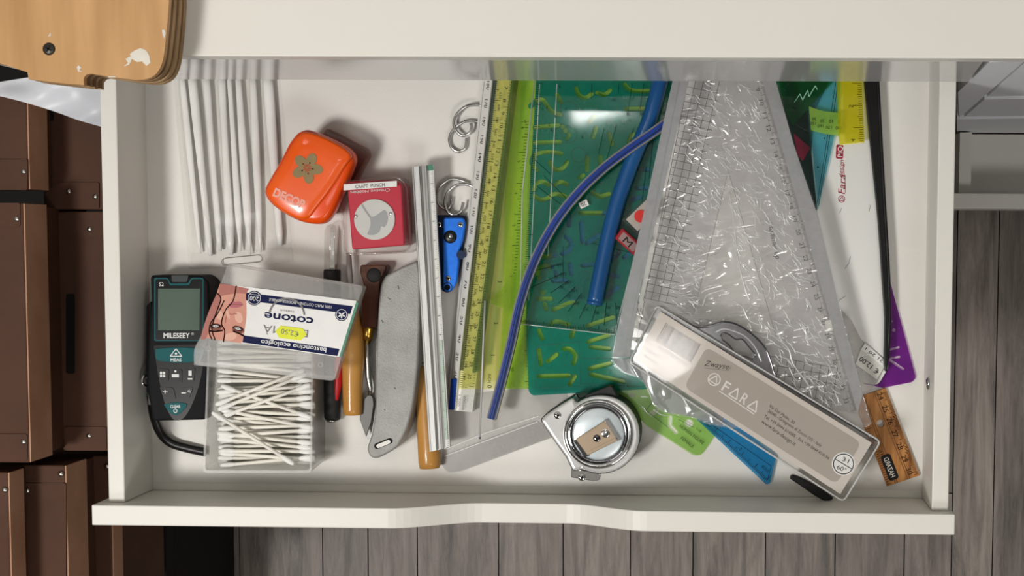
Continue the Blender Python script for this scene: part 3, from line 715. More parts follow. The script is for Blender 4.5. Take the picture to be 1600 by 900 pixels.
# buds: one master with cotton tips as parts, copied
def bud_master():
    L = 6.2; bm = bm_tube([(-L / 2, 0, 0), (L / 2, 0, 0)], .125, 6); o = finish('cotton_bud', bm, M['paperstick'], None, smooth=True, base=Vector((0, 0, 0)))
    for s in (-1, 1):
        pr = [(0, .105), (.12, .15), (.35, .19), (.7, .185), (.95, .14), (1.12, .1)]
        pa = [(s * (L / 2 + .12 - d), 0, 0) for d, r in pr]; bm = bm_tube(pa, [r for d, r in pr], 8); finish('cotton_tip', bm, M['cotton'], o, smooth=True)
    return o
bud = bud_master(); first = True
def place_bud(c, ang, tilt=0, label=None):
    global first
    if first: o = bud; first = False
    else:
        o = bud.copy(); COL.objects.link(o)
        for ch in bud.children: d = ch.copy(); COL.objects.link(d); d.parent = o
    o.location = (c.x * S, c.y * S, (c.z + ZB) * S); o.rotation_euler = (random.uniform(0, 6), tilt, math.radians(ang)); o.rotation_mode = 'XYZ'
    tag(o, label or 'white cotton bud lying in the rows of the open frosted box', 'cotton bud', 'cotton buds in the open box')
    return o
rb = random.Random(3)
ORD = 'first second third fourth fifth sixth seventh eighth ninth tenth eleventh twelfth thirteenth fourteenth fifteenth sixteenth seventeenth eighteenth nineteenth twentieth twenty-first twenty-second twenty-third'.split()
for z, n, y0, y1, lay in ((2.1, 23, 496, 730, 'third'), (2.52, 23, 498, 729, 'second'), (2.92, 23, 505, 728, 'top')):
    for i in range(n):
        y = y1 - (y1 - y0) * (i + .5) / n + rb.uniform(-2.5, 2.5)
        place_bud(P(415.5 + rb.uniform(-3, 3) , y, z + rb.uniform(-.06, .06)), rb.uniform(-6, 6), 0, f'white cotton bud in the {lay} layer of the open box, {ORD[i]} from the front end')
prism('packed_buds', inner and [lerp((405, 610), p, .93) for p in inner], .2, 1.75, M['cotton'], cb_, kind='stuff')
for k, (x0, y0, x1, y1, z0, z1, lb) in enumerate([
    (330, 644, 459, 724, 3.7, 3.45, 'cotton bud lying diagonally on top of all the others, tip over the left rim'),
    (338, 632, 452, 587, 3.3, 3.4, 'cotton bud slanting up to the right, upper one of the crossed pair'),
    (342, 640, 450, 596, 3.36, 3.46, 'cotton bud slanting up to the right, lower one of the crossed pair'),
    (350, 650, 482, 602, 3.3, 3.3, 'cotton bud slanting gently up right below the crossed pair'),
    (350, 604, 484, 652, 3.2, 3.2, 'cotton bud sloping down right underneath the crossed pair'),
    (348, 641, 486, 668, 3.25, 3.2, 'cotton bud sloping slightly down right across the middle rows')]):
    a, b = P(x0, y0, z0), P(x1, y1, z1); ang = math.degrees(math.atan2(b.y - a.y, b.x - a.x)); d = (b - a).normalized()
    c = (a + b) / 2 if k in (3, 4, 5) else a + d * 3.25
    c.z = (z0 + z1) / 2
    if k in (1, 2): c = a + d * 3.2
    place_bud(c, ang, 0, lb)
# ================================================================== the lid with its printed label
ld = thing('box_lid', 'frosted lid with a printed label, lying askew on the cotton bud box', 'lid', P(430, 500, ZB_))
ZL = 4.85
lid_o = rnd([(356, 410), (569, 446), (560, 470), (523, 596), (302, 571), (302, 545), (316, 520)], 8)
prism('lid_plate', lid_o, ZL - .12, ZL, M['frost2'], ld, bevel=.04)
for a, b, w2 in (((357, 414), (566, 449), 3), ((566, 449), (522, 592), 3), ((522, 592), (304, 569), 3), ((304, 567), (357, 414), 3)):
    prism('lid_rim', stroke([a, b], w2, 2), ZB_ + .06, ZL - .12, M['frost2'], ld)
for x, y in ((326, 545), (501, 570)):
    polys(ld, 'dimple', ring_poly(x, y, 2.6, 4.2, 16), ZL + .012, M['frost'])
zk = ZL + .03
A_, B_, C_, D_ = (344, 443), (557, 470), (530, 558), (314, 527)       # label corners
prism('label_card', [A_, B_, C_, D_], ZL + .005, zk, M['paper'], ld)
def LB(u, v):
    "label coordinates: u along its long side 0..1 from left, v from its far side 0..1 (photo axes)"
    return lerp(lerp(A_, B_, u), lerp(D_, C_, u), v)
la = math.degrees(math.atan2(B_[1] - A_[1], B_[0] - A_[0])) + 180
def band(u0, v0, u1, v1): return [LB(u0, v0), LB(u1, v0), LB(u1, v1), LB(u0, v1)]
polys(ld, 'navy_band', [band(.2, .1, .985, .24)], zk + .012, M['navy'])
polys(ld, 'navy_band', [band(.24, .86, .985, .985)], zk + .012, M['navy'])
face = [A_, LB(.06, 0), LB(.215, 0.03)] + spl([(384, 460), (385, 490), (382, 515), (379, 535)], 4) + [LB(.285, 1), D_]
polys(ld, 'portrait_print', [face], zk + .018, M['skin'])
polys(ld, 'portrait_neck', [[A_, LB(.06, 0), LB(.215, .03), (384, 459), (370, 458), (352, 461), (340, 464)]], zk + .022, M['skin_d'])
polys(ld, 'portrait_shade', [spl([(339, 458), (345, 470), (339, 490), (330, 508), (322, 528), (314, 527), (325, 490), (339, 458)], 3)[:-1]], zk + .024, M['skin_d'])
polys(ld, 'portrait_lips', [spl([(356, 476), (363, 471), (368, 472), (374, 471), (380, 476), (374, 480), (366, 481), (360, 480), (356, 476)], 4)[:-1]], zk + .028, M['lips'])
lines(ld, 'lip_line', [((357, 476), (366, 475.4)), ((366, 475.4), (379, 476.2))], .9, zk + .031, M['eye_shadow'])
for cx, cy, r1, r2 in ((373, 496, 6, 9), (343, 492, 5, 8), (360, 526, 10, 6), (356, 491, 2.2, 8)): polys(ld, 'portrait_highlight', [circ(cx, cy, r1, 16, ry=r2, ang=-15)], zk + .021, M['skin_l'])
lines(ld, 'portrait_nose', [((358, 489), (362, 492)), ((362, 492), (366, 490)), ((366, 490), (370, 491)), ((353.5, 494), (351.5, 505))], 1.5, zk + .028, M['skin_d'])
for cx, cy, a in ((337, 509.5, 3), (372, 513.5, 16)):
    polys(ld, 'portrait_eye_shadow', [circ(cx, cy + 1.2, 10, 18, ry=5.6, ang=a)], zk + .025, M['eye_shadow'])
    polys(ld, 'portrait_eye', [circ(cx, cy, 8.2, 16, ry=3.4, ang=a)], zk + .028, M['hair'])
    polys(ld, 'portrait_eye_white', [circ(cx - .5, cy + .2, 5.6, 14, ry=1.7, ang=a)], zk + .031, M['eye_white'])
    polys(ld, 'portrait_iris', [circ(cx, cy, 2.2, 10)], zk + .035, M['gunmetal']); polys(ld, 'portrait_pupil', [circ(cx, cy - .2, 1.1, 8)], zk + .039, M['black_ink'])
lines(ld, 'portrait_brow', [((327, 517), (337, 518)), ((337, 518), (348, 516)), ((364, 517), (374, 521)), ((374, 521), (381, 525))], 2.6, zk + .03, M['hair'])
for h_ in (spl([(338, 457), (345, 466), (341, 480), (334, 500), (331, 515), (336, 531)], 5), spl([(369, 447), (364, 470), (352, 485), (346, 505), (351, 517), (349, 534)], 5), spl([(350, 470), (340, 490), (329, 505), (327, 520), (331, 530)], 5)):
    polys(ld, 'hair_strand', [stroke(h_, 1.7, 3)], zk + .043, M['hair'])
def LT(s, u, v, h, wd, **k): 
    p = LB(u, v); return (s, p[0], p[1], la, h, dict(width=wd, **k))
texts(ld, 'band_lettering', [LT('100% PURO COTONE • BIODEGRADABILE', .61, .17, 4.4, 98)], zk + .02, M['white_ink'])
texts(ld, 'title_lettering', [LT('bastoncino ecologico', .66, .925, 7.5, 103, bold=.012)], zk + .02, M['white_ink'])
texts(ld, 'brand_lettering', [LT('cotone', .565, .47, 13, 77, bold=.022)], zk + .02, M['navy'])
texts(ld, 'outline_lettering', [LT('DERMÀ', .57, .685, 12, 71, bold=0)], zk + .02, M['grey_ink'])
texts(ld, 'small_lettering', [LT('cotton', .535, .335, 3.6, 22)], zk + .02, M['grey_ink'])
p = LB(.545, .42); polys(ld, 'grey_arc', ring_poly(p[0], p[1], 26, 29, 20, 194, 356), zk + .018, M['grey_ink'])
for u, v, r in ((.275, .18, 11.5), (.925, .27, 10)):
    p = LB(u, v); polys(ld, 'round_emblem', [circ(p[0], p[1], r, 28)], zk + .024, M['navy']); polys(ld, 'emblem_ring', ring_poly(p[0], p[1], r - 2.2, r - 1.4, 24), zk + .03, M['white_ink'])
p = LB(.275, .18); texts(ld, 'emblem_lettering', [('200', p[0], p[1] + 1, la, 7, dict(width=14)), ('bastoncini', p[0], p[1] - 5, la, 2.2, dict(width=13))], zk + .036, M['white_ink'])
p = LB(.925, .27); polys(ld, 'emblem_flower', [circ(p[0] + 3 * math.cos(a), p[1] + 3 * math.sin(a), 3, 8, ry=1.2, ang=math.degrees(a)) for a in (1.57, .5, 2.6, -.6, 3.7)], zk + .036, M['white_ink'])
polys(ld, 'printed_side', [[B_, (560, 474), (534, 557), C_]], zk + .002, M['green_ink'])
st = rot([(-24, 0), (-17, -9), (18, -9), (25, 0), (17, 10), (-17, 10)], 7, (454, 520))
prism('price_sticker', st, zk + .005, zk + .045, M['yellow_st'], ld, label='yellow price sticker')
texts(ld, 'price_lettering', [('€2,50', 453, 520, la + 4, 8, dict(width=28))], zk + .055, M['grey_ink'])
# ================================================================== knives and gravers
ck = thing('capped_craft_knife', 'black and red craft knife with a clear cap', 'knife', P(519, 500, 0))
lathe_px('clear_cap', [(518, 350, 3), (518, 353, 8), (518, 360, 11), (519, 375, 12.5), (519.5, 423, 13)], .75, M['clear_grey'], ck, n=14)
prism('blade', [(518, 356), (522, 366), (523, 424), (515, 424)], .72, .78, M['steel'], ck)
lathe_px('handle', [(519, 421, 12.5), (519, 424, 13.5), (519.5, 600, 13.5), (519.5, 652, 13), (519.5, 656, 11)], .7, M['black_matt'], ck, n=16)
lathe_px('red_inset', [(527, 520, 4), (529, 545, 6.5), (528, 600, 6.5), (525, 624, 4), (523, 630, 1)], 1.0, M['red_pl'], ck, n=12)
lathe_px('end_cap', [(519, 655, 10), (519, 659, 9)], .7, M['steel'], ck, n=14)
gv = thing('wooden_graver', 'tan wooden graver handle beside the red and black knife', 'tool', P(549, 560, 0))
lathe_px('shaft', [(545, 395, 4), (547, 440, 5), (548, 480, 5)], .8, M['shaft'], gv, n=8)
lathe_px('handle', [(549, 470, 9), (550, 490, 12), (552, 520, 16.5), (552, 560, 18), (551, 600, 16), (551, 640, 15), (551, 648, 14)], .8, M['wood_tan'], gv, n=18)
pk = thing('palette_knife', 'small palette knife with a dark wooden handle and brass collar', 'knife', P(578, 540, 0))
bm = bmesh.new()
hpts = [(563, 414), (603, 414), (604, 420), (594, 440), (592, 470), (589, 512), (564, 512), (565, 470), (568, 445), (562, 425)]
prism('handle', rnd(hpts, 3), .05, 1.25, M['wood_dark'], pk, bevel=.25, seg=3)
dome('hang_hole_plug', 584, 430, 12, 1.24, .06, M['black_matt'], pk, n=24)
lathe_px('ferrule', [(576.5, 510, 11.5), (576, 514, 10), (575, 522, 8.5), (574.5, 532, 8.5)], .65, M['brass'], pk, n=16)
lathe_px('shank', [(574, 530, 6), (574.5, 560, 5), (576, 590, 4.5), (579, 606, 3.5), (578, 618, 3)], .6, M['steel'], pk, n=10)
prism('blade', [(578, 614), (583, 622), (584, 632), (580, 660), (572, 683), (562, 655), (564, 640), (570, 622)], .5, .62, M['blade_steel'], pk, bevel=.04)
uk = thing('utility_knife', 'grey metal utility knife with a slot at its end', 'knife', P(615, 560, 0))
uo = spl([(602, 431), (628, 417), (652, 407)], 3) + spl([(657, 430), (656, 500), (653, 570), (646, 630), (636, 670), (622, 697)], 4) + spl([(610, 706), (590, 716), (578, 713), (573, 700)], 3) + spl([(580, 680), (586, 640), (587, 580), (590, 500), (594, 450), (602, 431)], 4)[:-1]
hole = stroke([(589, 697), (609, 689)], 9, 6)
prism('body', uo, .3, 2.3, M['grey_metal'], uk, bevel=.35, seg=4)
prism('lower_half', [lerp((612, 560), p, .985) for p in uo], .02, .3, M['gunmetal'], uk)
prism('end_slot', hole, 2.28, 2.32, M['dark'], uk); polys(uk, 'slot_floor', [stroke([(591, 697), (607, 690.5)], 6, 6)], 2.33, M['liner'])
lines(uk, 'scratches', [((596, 500), (599, 504)), ((606, 465), (610, 468)), ((622, 446), (623, 452)), ((616, 605), (618, 608)), ((600, 640), (602, 641))], 1.4, 2.315, M['screw_dark'])
wg = thing('wooden_chisel', 'orange-brown wooden tool handle under the aluminium ruler', 'tool', P(668, 650, 0))
lathe_px('ferrule', [(660, 540, 5), (658, 550, 9), (657, 562, 9), (659, 574, 8)], .6, M['steel'], wg, n=14)
for i in range(4): lathe_px('ferrule_ring', [(657.5, 551 + i * 6, 9.8), (657.5, 553 + i * 6, 9.8)], .6, M['chrome'], wg, n=14)
lathe_px('handle', [(660, 572, 9), (662, 600, 12), (666, 650, 15.5), (670, 700, 17.5), (671, 722, 17.5), (671.5, 731, 16)], .75, M['wood_tan'], wg, n=18)
# ================================================================== aluminium ruler
ar = thing('aluminium_ruler', 'ridged aluminium safety ruler with a white scale edge', 'ruler', P(675, 480, 1.6))
p0, p1, q0, q1 = (643, 261), (671, 706), (677, 257), (703, 699)
zR = 2.0
extr('profile', p0, p1, q0, q1, [(0, zR), (.1, zR + .45), (.33, zR + .5), (.38, zR + .2), (.55, zR + .15), (.6, zR + .45), (.66, zR + .5), (.7, zR + .22), (1, zR + .1)], M['alu'], ar, zb=1.75)
for t0, t1, z in ((.38, .56, zR + .19), (.02, .07, zR + .35)):
    polys(ar, 'groove', [[lerp(p0, q0, t0), lerp(p0, q0, t1), lerp(p1, q1, t1), lerp(p1, q1, t0)]], z, M['alu_dark'])
extr('scale_strip', lerp(p0, q0, .7), lerp(p1, q1, .7), q0, q1, [(0, zR + .24), (1, zR + .14)], M['white_plastic'], ar, zb=zR)
a, b = lerp(p0, q0, .97), lerp(p1, q1, .97)
lines(ar, 'scale_marks', tick_segs(a, b, 150, (-1, .06), 2.2, 3.5, 5), .5, zR + .25, M['grey_ink'])
texts(ar, 'scale_numerals', [(str(i), *lerp(lerp(p0, q0, .84), lerp(p1, q1, .84), i / 15), 86, 3) for i in range(1, 15)], zR + .26, M['grey_ink'], kind='stuff')
polys(ar, 'green_mark', [[lerp(p0, q0, .72), lerp(p0, q0, .98), lerp(lerp(p0, q0, .98), lerp(p1, q1, .98), .02), lerp(lerp(p0, q0, .72), lerp(p1, q1, .72), .02)]], zR + .26, M['green_ink'])
polys(ar, 'green_mark', [[lerp(lerp(p0, q0, t), lerp(p1, q1, t), s) for t, s in ((.8, .62), (.92, .62), (.92, .97), (.8, .97))]], zR + .255, opaque('pale_green_print', 'B9CDBD', .5))
box('end_pad', P(672, 690, .1).x, P(672, 700, .1).y, .05, P(690, 690, .1).x, P(690, 680, .1).y, 1.74, M['alu_dark'], ar) if False else None
# ================================================================== split rings and blue knife
for pts, z, lb in (([(762, 167), (748, 164), (729, 166), (715, 177), (709, 190), (712, 203), (722, 212), (733, 208), (737, 199), (736, 192)], .5, 'open steel ring at the back, overlapping the lower ring'),
               ([(760, 194), (748, 190), (730, 189), (715, 196), (706, 206), (702, 218), (706, 231), (717, 237), (727, 231), (729, 216)], .25, 'open steel ring at the back, lower of the two linked ones'),
               ([(736, 290), (724, 283), (706, 280), (691, 288), (683, 302), (685, 319), (697, 327), (704, 321), (706, 309)], .25, 'open steel ring left of its twin above the blue knife'),
               ([(740, 292), (728, 288), (712, 290), (700, 300), (695, 315), (699, 330), (710, 336), (720, 330), (724, 316)], .6, 'open steel ring just above the blue knife, nearest the ruler')):
    pa = [P(x, y, z) for x, y in spl(pts, 5)]
    o = tube('split_ring', pa, .1, M['steel'], None, n=8, base=Vector(P(pts[4][0], pts[4][1], 0))); tag(o, lb, 'ring', 'steel rings beside the white ruler')
bk = thing('pocket_knife', 'blue metal folding pocket knife with a black pivot', 'knife', P(703, 395, 0))
prism('liner', rnd([(680, 336), (726, 336), (728, 350), (722, 400), (712, 440), (702, 458), (690, 455), (686, 420), (680, 380)], 5), .05, .8, M['dark_navy'], bk, bevel=.06)
prism('blue_scale', rnd([(692, 340), (724, 340), (727, 350), (724, 372), (720, 385), (716, 394), (717, 408), (714, 440), (706, 455), (697, 458), (692, 448)], 5), .8, 1.2, M['blue_an'], bk, bevel=.08)
dome('pivot', 703, 370, 10.5, 1.19, .14, M['black'], bk, n=24); dome('thumb_stud', 703, 369, 4, 1.32, .12, M['steel'], bk, n=14)
for x, y in ((719, 351), (700, 435), (686, 351)): dome('screw', x, y, 4.6, 1.19 if x > 690 else .8, .08, M['steel'], bk, n=14); polys(bk, 'screw_socket', [circ(x, y, 2.2, 6)], 1.285 if x > 690 else .9, M['black_ink'])
polys(bk, 'lanyard_hole', [circ(699, 449, 4.5, 16)], 1.215, M['black_ink']); polys(bk, 'lanyard_rim', ring_poly(699, 449, 6.5, 8, 20), 1.215, M['dark_navy'])
prism('thumb_cut', circ(720, 398, 7, 16), 1.1, 1.215, M['dark_navy'], bk)
# ================================================================== tinted plastics
T = {}
T['yellow'] = clear('yellow_clear_plastic', 'F2F08A', .08, .03, haze=.06, hazec='E6E470')
T['lime'] = clear('lime_clear_plastic', 'D0F57E', .08, .035, haze=.4, hazec='CCF070')
T['lime2'] = clear('pale_lime_clear_plastic', 'BCEB86', .1, .04, haze=.15, hazec='A4DC66')
T['teal'] = clear('teal_green_clear_plastic', '1CB8A8', .06, .035, haze=.56, hazec='08A898', bump=.12, bscale=12)
T['teal_dk'] = clear('dark_teal_clear_plastic', '2E6E66', .08, .05, haze=.12, hazec='1C5550')
T['blue'] = clear('sky_blue_clear_plastic', '4FBCE8', .08, .03, haze=.45, hazec='2EA6DE')
T['cyan'] = clear('cyan_clear_plastic', '62C4D6', .08, .05, haze=.15, hazec='4FB0C4')
T['green'] = clear('green_clear_plastic', '14A050', .08, .05, haze=.15, hazec='0C8A44')
T['purple'] = clear('purple_clear_plastic', 'A238BC', .1, .05, haze=.3, hazec='8E2AA8')
T['lemon'] = clear('bright_yellow_clear_plastic', 'F4EC1E', .08, .05, haze=.25, hazec='E8DE12')
T['acryl'] = clear('clear_acrylic', 'EAF2EE', .05, .03, bump=.04, bscale=14)
T['pouch'] = clear('soft_clear_vinyl', 'E4E3E2', .16, .05, haze=.16, hazec='D4D2D0', bump=.25, bscale=18)
T['pouch_seal'] = clear('soft_vinyl_seal', 'EBEAE8', .2, .05, haze=.3, hazec='DCDAD6')
T['sleeve'] = clear('wrinkled_clear_vinyl', 'FAFAFA', .09, .05, haze=.07, hazec='FFFFFF', bump=.5, bscale=26, stretch=(.75, 1.9, 1), distort=1.6, wave=.09)
T['crease_glint'] = clear('vinyl_crease_glint', 'FFFFFF', .12, .12, haze=.8, hazec='FFFFFF')  # whitened creases, their highlights put into the white haze
T['sleeve_edge'] = clear('frosted_vinyl_border', 'DCDCDC', .25, .05, haze=.7, hazec='CCCCCE')
T['flap'] = clear('milky_vinyl_flap', 'DCDCDC', .2, .06, haze=.55, hazec='BDBDC0', bump=.6, bscale=24, distort=1.4, wave=.09)
T['setsq'] = clear('clear_set_square_acrylic', 'ECEAEF', .12, .015, haze=.06, hazec='E8E6EA', bump=.5, bscale=400)
T['blister'] = clear('clear_blister_plastic', 'F6F6F4', .07, .04, bump=.4, bscale=10, distort=1)
T['blister_edge'] = clear('grey_blister_flange', 'B4B6BC', .12, .09, haze=.12, hazec='A4A6AC')
M['tube_blue'] = opaque('glossy_blue_rubber', '1B568F', .3, c2='184E84', coat=.3)
M['flex_blue'] = opaque('dark_blue_vinyl', '0E3C98', .4, c2='0B3284')
M['flex_grey'] = opaque('grey_vinyl', '7E7C78', .4)
M['scale_white'] = opaque('white_scale_plastic', 'EFEEE8', .35)
M['groove'] = opaque('dark_green_groove', '3C4A3E', .5)
M['board'] = opaque('white_board_card', 'E6E5E1', .35, c2='DFDEDA', scale=5, bump=.1, bscale=60)
M['maroon'] = opaque('maroon_ink', '9C2038', .5)
M['taupe'] = opaque('taupe_card', 'AFA59B', .5, c2='AAA096', scale=6)
M['taupe_l'] = opaque('pale_taupe_card', 'D2C9C0', .5, c2='CEC4BA', scale=6)
M['tag_red'] = opaque('dark_red_clear_plastic', '9C1624', .3)
M['tag_grey'] = opaque('reddish_grey_label', '9A7C7A', .4)
M['dk_ink'] = opaque('dark_taupe_ink', '4C4640', .6, spec=.1)
M['taupe_w'] = opaque('white_print', 'E8E2DA', .5)
M['tag_white'] = opaque('grey_white_price_label', 'D6D4CC', .5)
M['wood_rul'] = opaque('striped_beech_ruler', 'C48A4E', .45, c2='8F5A2C', scale=26, stretch=(8, .6, 1), contrast=(.35, .65))
M['red_dot'] = opaque('red_print', 'E0302A', .4)
M['bronze'] = opaque('warm_nickel_clip', 'A08E78', .4, metal=.5)
M['chrome_dark'] = opaque('dark_chrome', '77777A', .1, metal=1)
M['satin'] = opaque('satin_silver_disc', 'E6ECEE', .3, metal=.35, c2='C8D4D8', scale=45)
M['bright'] = opaque('bright_chrome_shell', 'F8F8F8', .14, metal=.55, c2='EEEEEE')
M['green_line'] = opaque('fine_green_line', '0B5A48', .5)
M['lt_line'] = opaque('pale_green_line', '9BD8B8', .5)
# ================================================================== clear pouch under everything
pc = thing('clear_pouch', 'soft clear plastic pouch with a sealed edge, flat on the drawer bottom', 'pouch', P(770, 680, 0))
po = rnd([(693, 690), (705, 618), (880, 600), (905, 668), (862, 684), (722, 736), (700, 739), (690, 728)], 6)
prism('film', po, .015, .08, T['pouch'], pc)
prism('sealed_edge', rnd([(692, 712), (838, 657), (866, 682), (721, 735), (702, 738), (691, 729)], 5), .085, .12, T['pouch_seal'], pc)
lines(pc, 'seal_line', [((694, 703), (760, 676)), ((760, 676), (842, 650)), ((694, 713), (840, 659))], 1.2, .13, M['white_ink'])
# ================================================================== lime set square under the stencil
ls = thing('lime_set_square', 'lime green clear set square under the green stencil', 'set square', P(880, 400, 0))
prism('sheet', [(798, 118), (1058, 118), (1054, 130), (974, 545), (1004, 606), (777, 608), (786, 470), (790, 300)], .15, .32, T['lime'], ls)
lines(ls, 'scale_marks', tick_segs((826, 190), (803, 480), 60, (-1, 0), 5, 8, 11), .8, .335, M['black_ink'])
lines(ls, 'edge_marks', tick_segs((826, 500), (827, 606), 22, (-1, 0), 3, 5, 7), .8, .335, M['black_ink'])
texts(ls, 'scale_numerals', [(s, x, y, 80, 5) for s, x, y in (('6', 817, 200), ('5', 811, 252), ('4', 806, 302), ('3', 803, 352), ('10', 800, 535), ('20', 800, 577))], .34, M['black_ink'], kind='stuff')
prism('corner_fold', [(763, 472), (818, 412), (806, 492)], .33, .4, T['lime'], ls)
# ================================================================== yellow ruler and triangular scale
sr = thing('triangular_scale', 'long white triangular scale ruler at the left of the green stencil', 'ruler', P(735, 380, 0))
p0, p1, q0, q1 = (754, 118), (697, 640), (803, 118), (738, 644)
extr('body', p0, p1, q0, q1, [(0, .5), (.32, 1.5), (.36, 1.25), (.48, 1.25), (.52, 1.5), (1, 1.0)], M['scale_white'], sr)
polys(sr, 'groove', [[lerp(p0, q0, .35), lerp(p0, q0, .5), lerp(lerp(p0, q0, .5), lerp(p1, q1, .5), .88), lerp(lerp(p0, q0, .35), lerp(p1, q1, .35), .88)]], 1.27, M['groove'])
def zsl(px, py): return 1.05
a, b = lerp(p0, q0, .06), lerp(p1, q1, .06)
lines(sr, 'scale_marks', tick_segs(lerp(a, b, .02), lerp(a, b, .95), 240, (1, .1), 2.6, 5, 9), .7, .78, M['black_ink'])
texts(sr, 'scale_numerals', [(str(180 - 10 * i), *lerp(lerp(p0, q0, .22), lerp(p1, q1, .22), .03 + i * .054), 97, 6, dict(width=13)) for i in range(18)], 1.28, M['black_ink'], kind='stuff')
extr('end_inlay', (705, 592), (701, 640), (713, 592), (710, 640), [(0, 1.2), (1, 1.55)], M['flex_blue'], sr, zb=.5)
texts(sr, 'end_lettering', [('600mm', 725, 630, 97, 5, dict(width=22)), ('1:500', 717, 626, 97, 3.6, dict(width=18))], 1.53, M['grey_ink'])
yr = thing('yellow_ruler', 'yellow clear inch ruler lying over the white triangular scale', 'ruler', P(760, 380, 1.55))
yo = [(777, 118), (815, 118), (806, 300), (797, 470), (788, 608), (716, 608), (728, 500), (750, 330)]
prism('sheet', yo, 1.56, 1.72, T['yellow'], yr)
a, b = (780, 124), (722, 604)
lines(yr, 'scale_marks', tick_segs((774, 124), (713 + 5, 604), 150, (1, .1), 4, 7, 12), .8, 1.735, M['black_ink'])
lines(yr, 'second_scale_marks', tick_segs((800, 124), (741, 604), 110, (-1, -.1), 3, 5, 8), .6, 1.735, M['black_ink'])
texts(yr, 'scale_numerals', [(str(7 + i), *lerp((792, 128), (732, 604), .02 + i * .0412), 97, 5.2, dict(width=8 if i > 2 else 5)) for i in range(24)] + [(str(620 - 20 * i), *lerp((783, 140), (724, 604), .02 + i * .0412), 97, 3.6, dict(width=10)) for i in range(24)], 1.738, M['black_ink'], kind='stuff')
texts(yr, 'inch_lettering', [('0', 765, 604, 90, 7), ('INCH', 765, 591, 90, 5, dict(width=13)), ('1', 770, 555, 90, 7), ('2', 775, 505, 90, 6), ('3', 781, 440, 90, 6)], 1.738, M['black_ink'])
tg = thing('teal_strip', 'narrow dark teal clear strip showing along the yellow ruler', 'ruler', P(775, 360, 1.3))
prism('sheet', [(800, 118), (811, 118), (768, 450), (750, 580), (738, 582), (762, 400)], 1.3, 1.42, T['teal_dk'], tg)
sw = thing('steel_rod', 'thin bright steel rod beside the dark blue flexible curve', 'rod', P(751, 590, 1.8))
tube('rod', pxpath([(758, 470), (755, 540), (749.5, 684)], 1.85), .07, M['alu'], sw, n=8); lathe_px('tip', [(749.6, 683, 1.9), (749.5, 686, 1.2)], 1.85, M['chrome_dark'], sw, n=8)
# ================================================================== blue set square under the stencil
bs = thing('blue_set_square', 'blue clear set square under the green letter stencil', 'set square', P(900, 420, .36))
prism('sheet', [(870, 330), (935, 345), (1000, 210), (1034, 215), (1000, 380), (962, 470), (880, 470), (858, 440)], .38, .52, T['blue'], bs)
# ================================================================== green letter stencil
stn = thing('letter_stencil', 'teal green lettering stencil with rounded corners and cut out numbers', 'stencil', P(920, 380, .6))
ST = [
 [(826, 130), (832, 138), (845, 141), (853, 134)], [(829, 166), (838, 158), (848, 156), (858, 170), (868, 177), (876, 179)], [(870, 148), (876, 160)],
 [(900, 138), (904, 148), (914, 153), (924, 147)], [(933, 145), (944, 148), (953, 141)], [(976, 132), (982, 139), (992, 142), (1018, 142)],
 [(836, 199), (872, 196)], [(879, 198), (884, 205)], [(836, 223), (875, 222)], [(887, 216), (889, 210)],
 [(839, 266), (831, 254), (836, 242), (850, 238), (864, 238), (877, 240)], [(859, 253), (863, 262), (871, 266), (880, 262), (886, 253)],
 [(834, 297), (838, 287), (848, 284), (857, 289)], [(867, 289), (875, 284), (885, 288)], [(835, 306), (844, 312), (855, 310), (866, 303), (884, 307)],
 [(917, 246), (917, 266)], [(905, 278), (911, 274)], [(938, 245), (938, 256)], [(921, 190), (928, 182)], [(931, 200), (926, 215)],
 [(952, 209), (956, 226)], [(982, 220), (986, 212), (994, 210)], [(978, 170), (1010, 170)], [(948, 172), (972, 172)],
 [(907, 333), (945, 333)], [(908, 348), (910, 378)], [(917, 380), (936, 367)], [(889, 336), (889, 352)], [(925, 300), (936, 307), (952, 303)],
 [(884, 370), (892, 379), (889, 391), (878, 397)], [(868, 399), (848, 401)], [(998, 264), (1013, 266)], [(995, 294), (1010, 294)], [(984, 314), (1000, 308)],
 [(864, 439), (884, 438)], [(893, 428), (891, 413)], [(842, 434), (841, 424), (850, 415), (861, 418)], [(868, 425), (869, 429)],
 [(842, 467), (860, 467)], [(848, 456), (848, 459)], [(851, 475), (853, 483)], [(864, 484), (895, 471)],
 [(842, 516), (847, 529)], [(861, 506), (869, 502), (888, 507)], [(896, 516), (893, 526)],
 [(842, 547), (845, 569)], [(856, 565), (869, 554)], [(881, 545), (891, 546), (899, 556), (896, 568)],
 [(842, 588), (889, 587)], [(898, 588), (890, 600)], [(919, 534), (951, 524)], [(923, 542), (952, 545)], [(921, 576), (953, 568)], [(923, 585), (974, 596)],
 [(918, 509), (958, 496)], [(947, 462), (966, 449)], [(920, 384), (934, 378)], [(910, 415), (928, 413)], [(957, 405), (967, 395)], [(950, 428), (966, 432)], [(985, 395), (975, 402)]]
holes = [stroke(spl(s, 4) if len(s) > 2 else s, 7.2, 6) for s in ST]
holes = [h for h in holes if all(825 < x < 1056 - (y - 130) * .193 - 4 + max(0, (y - 545) * .75) and y > 126 and y < 606 for x, y in h)]
def _cross(A, B):
    def o(p, q, r): return (q[0] - p[0]) * (r[1] - p[1]) - (q[1] - p[1]) * (r[0] - p[0])
    for i in range(len(A)):
        a, b_ = A[i], A[(i + 1) % len(A)]
        for j in range(len(B)):
            if A is B and abs(i - j) in (0, 1, len(A) - 1): continue
            c_, d_ = B[j], B[(j + 1) % len(B)]
            if o(a, b_, c_) * o(a, b_, d_) < 0 and o(c_, d_, a) * o(c_, d_, b_) < 0: return True
    return False
ok_ = []
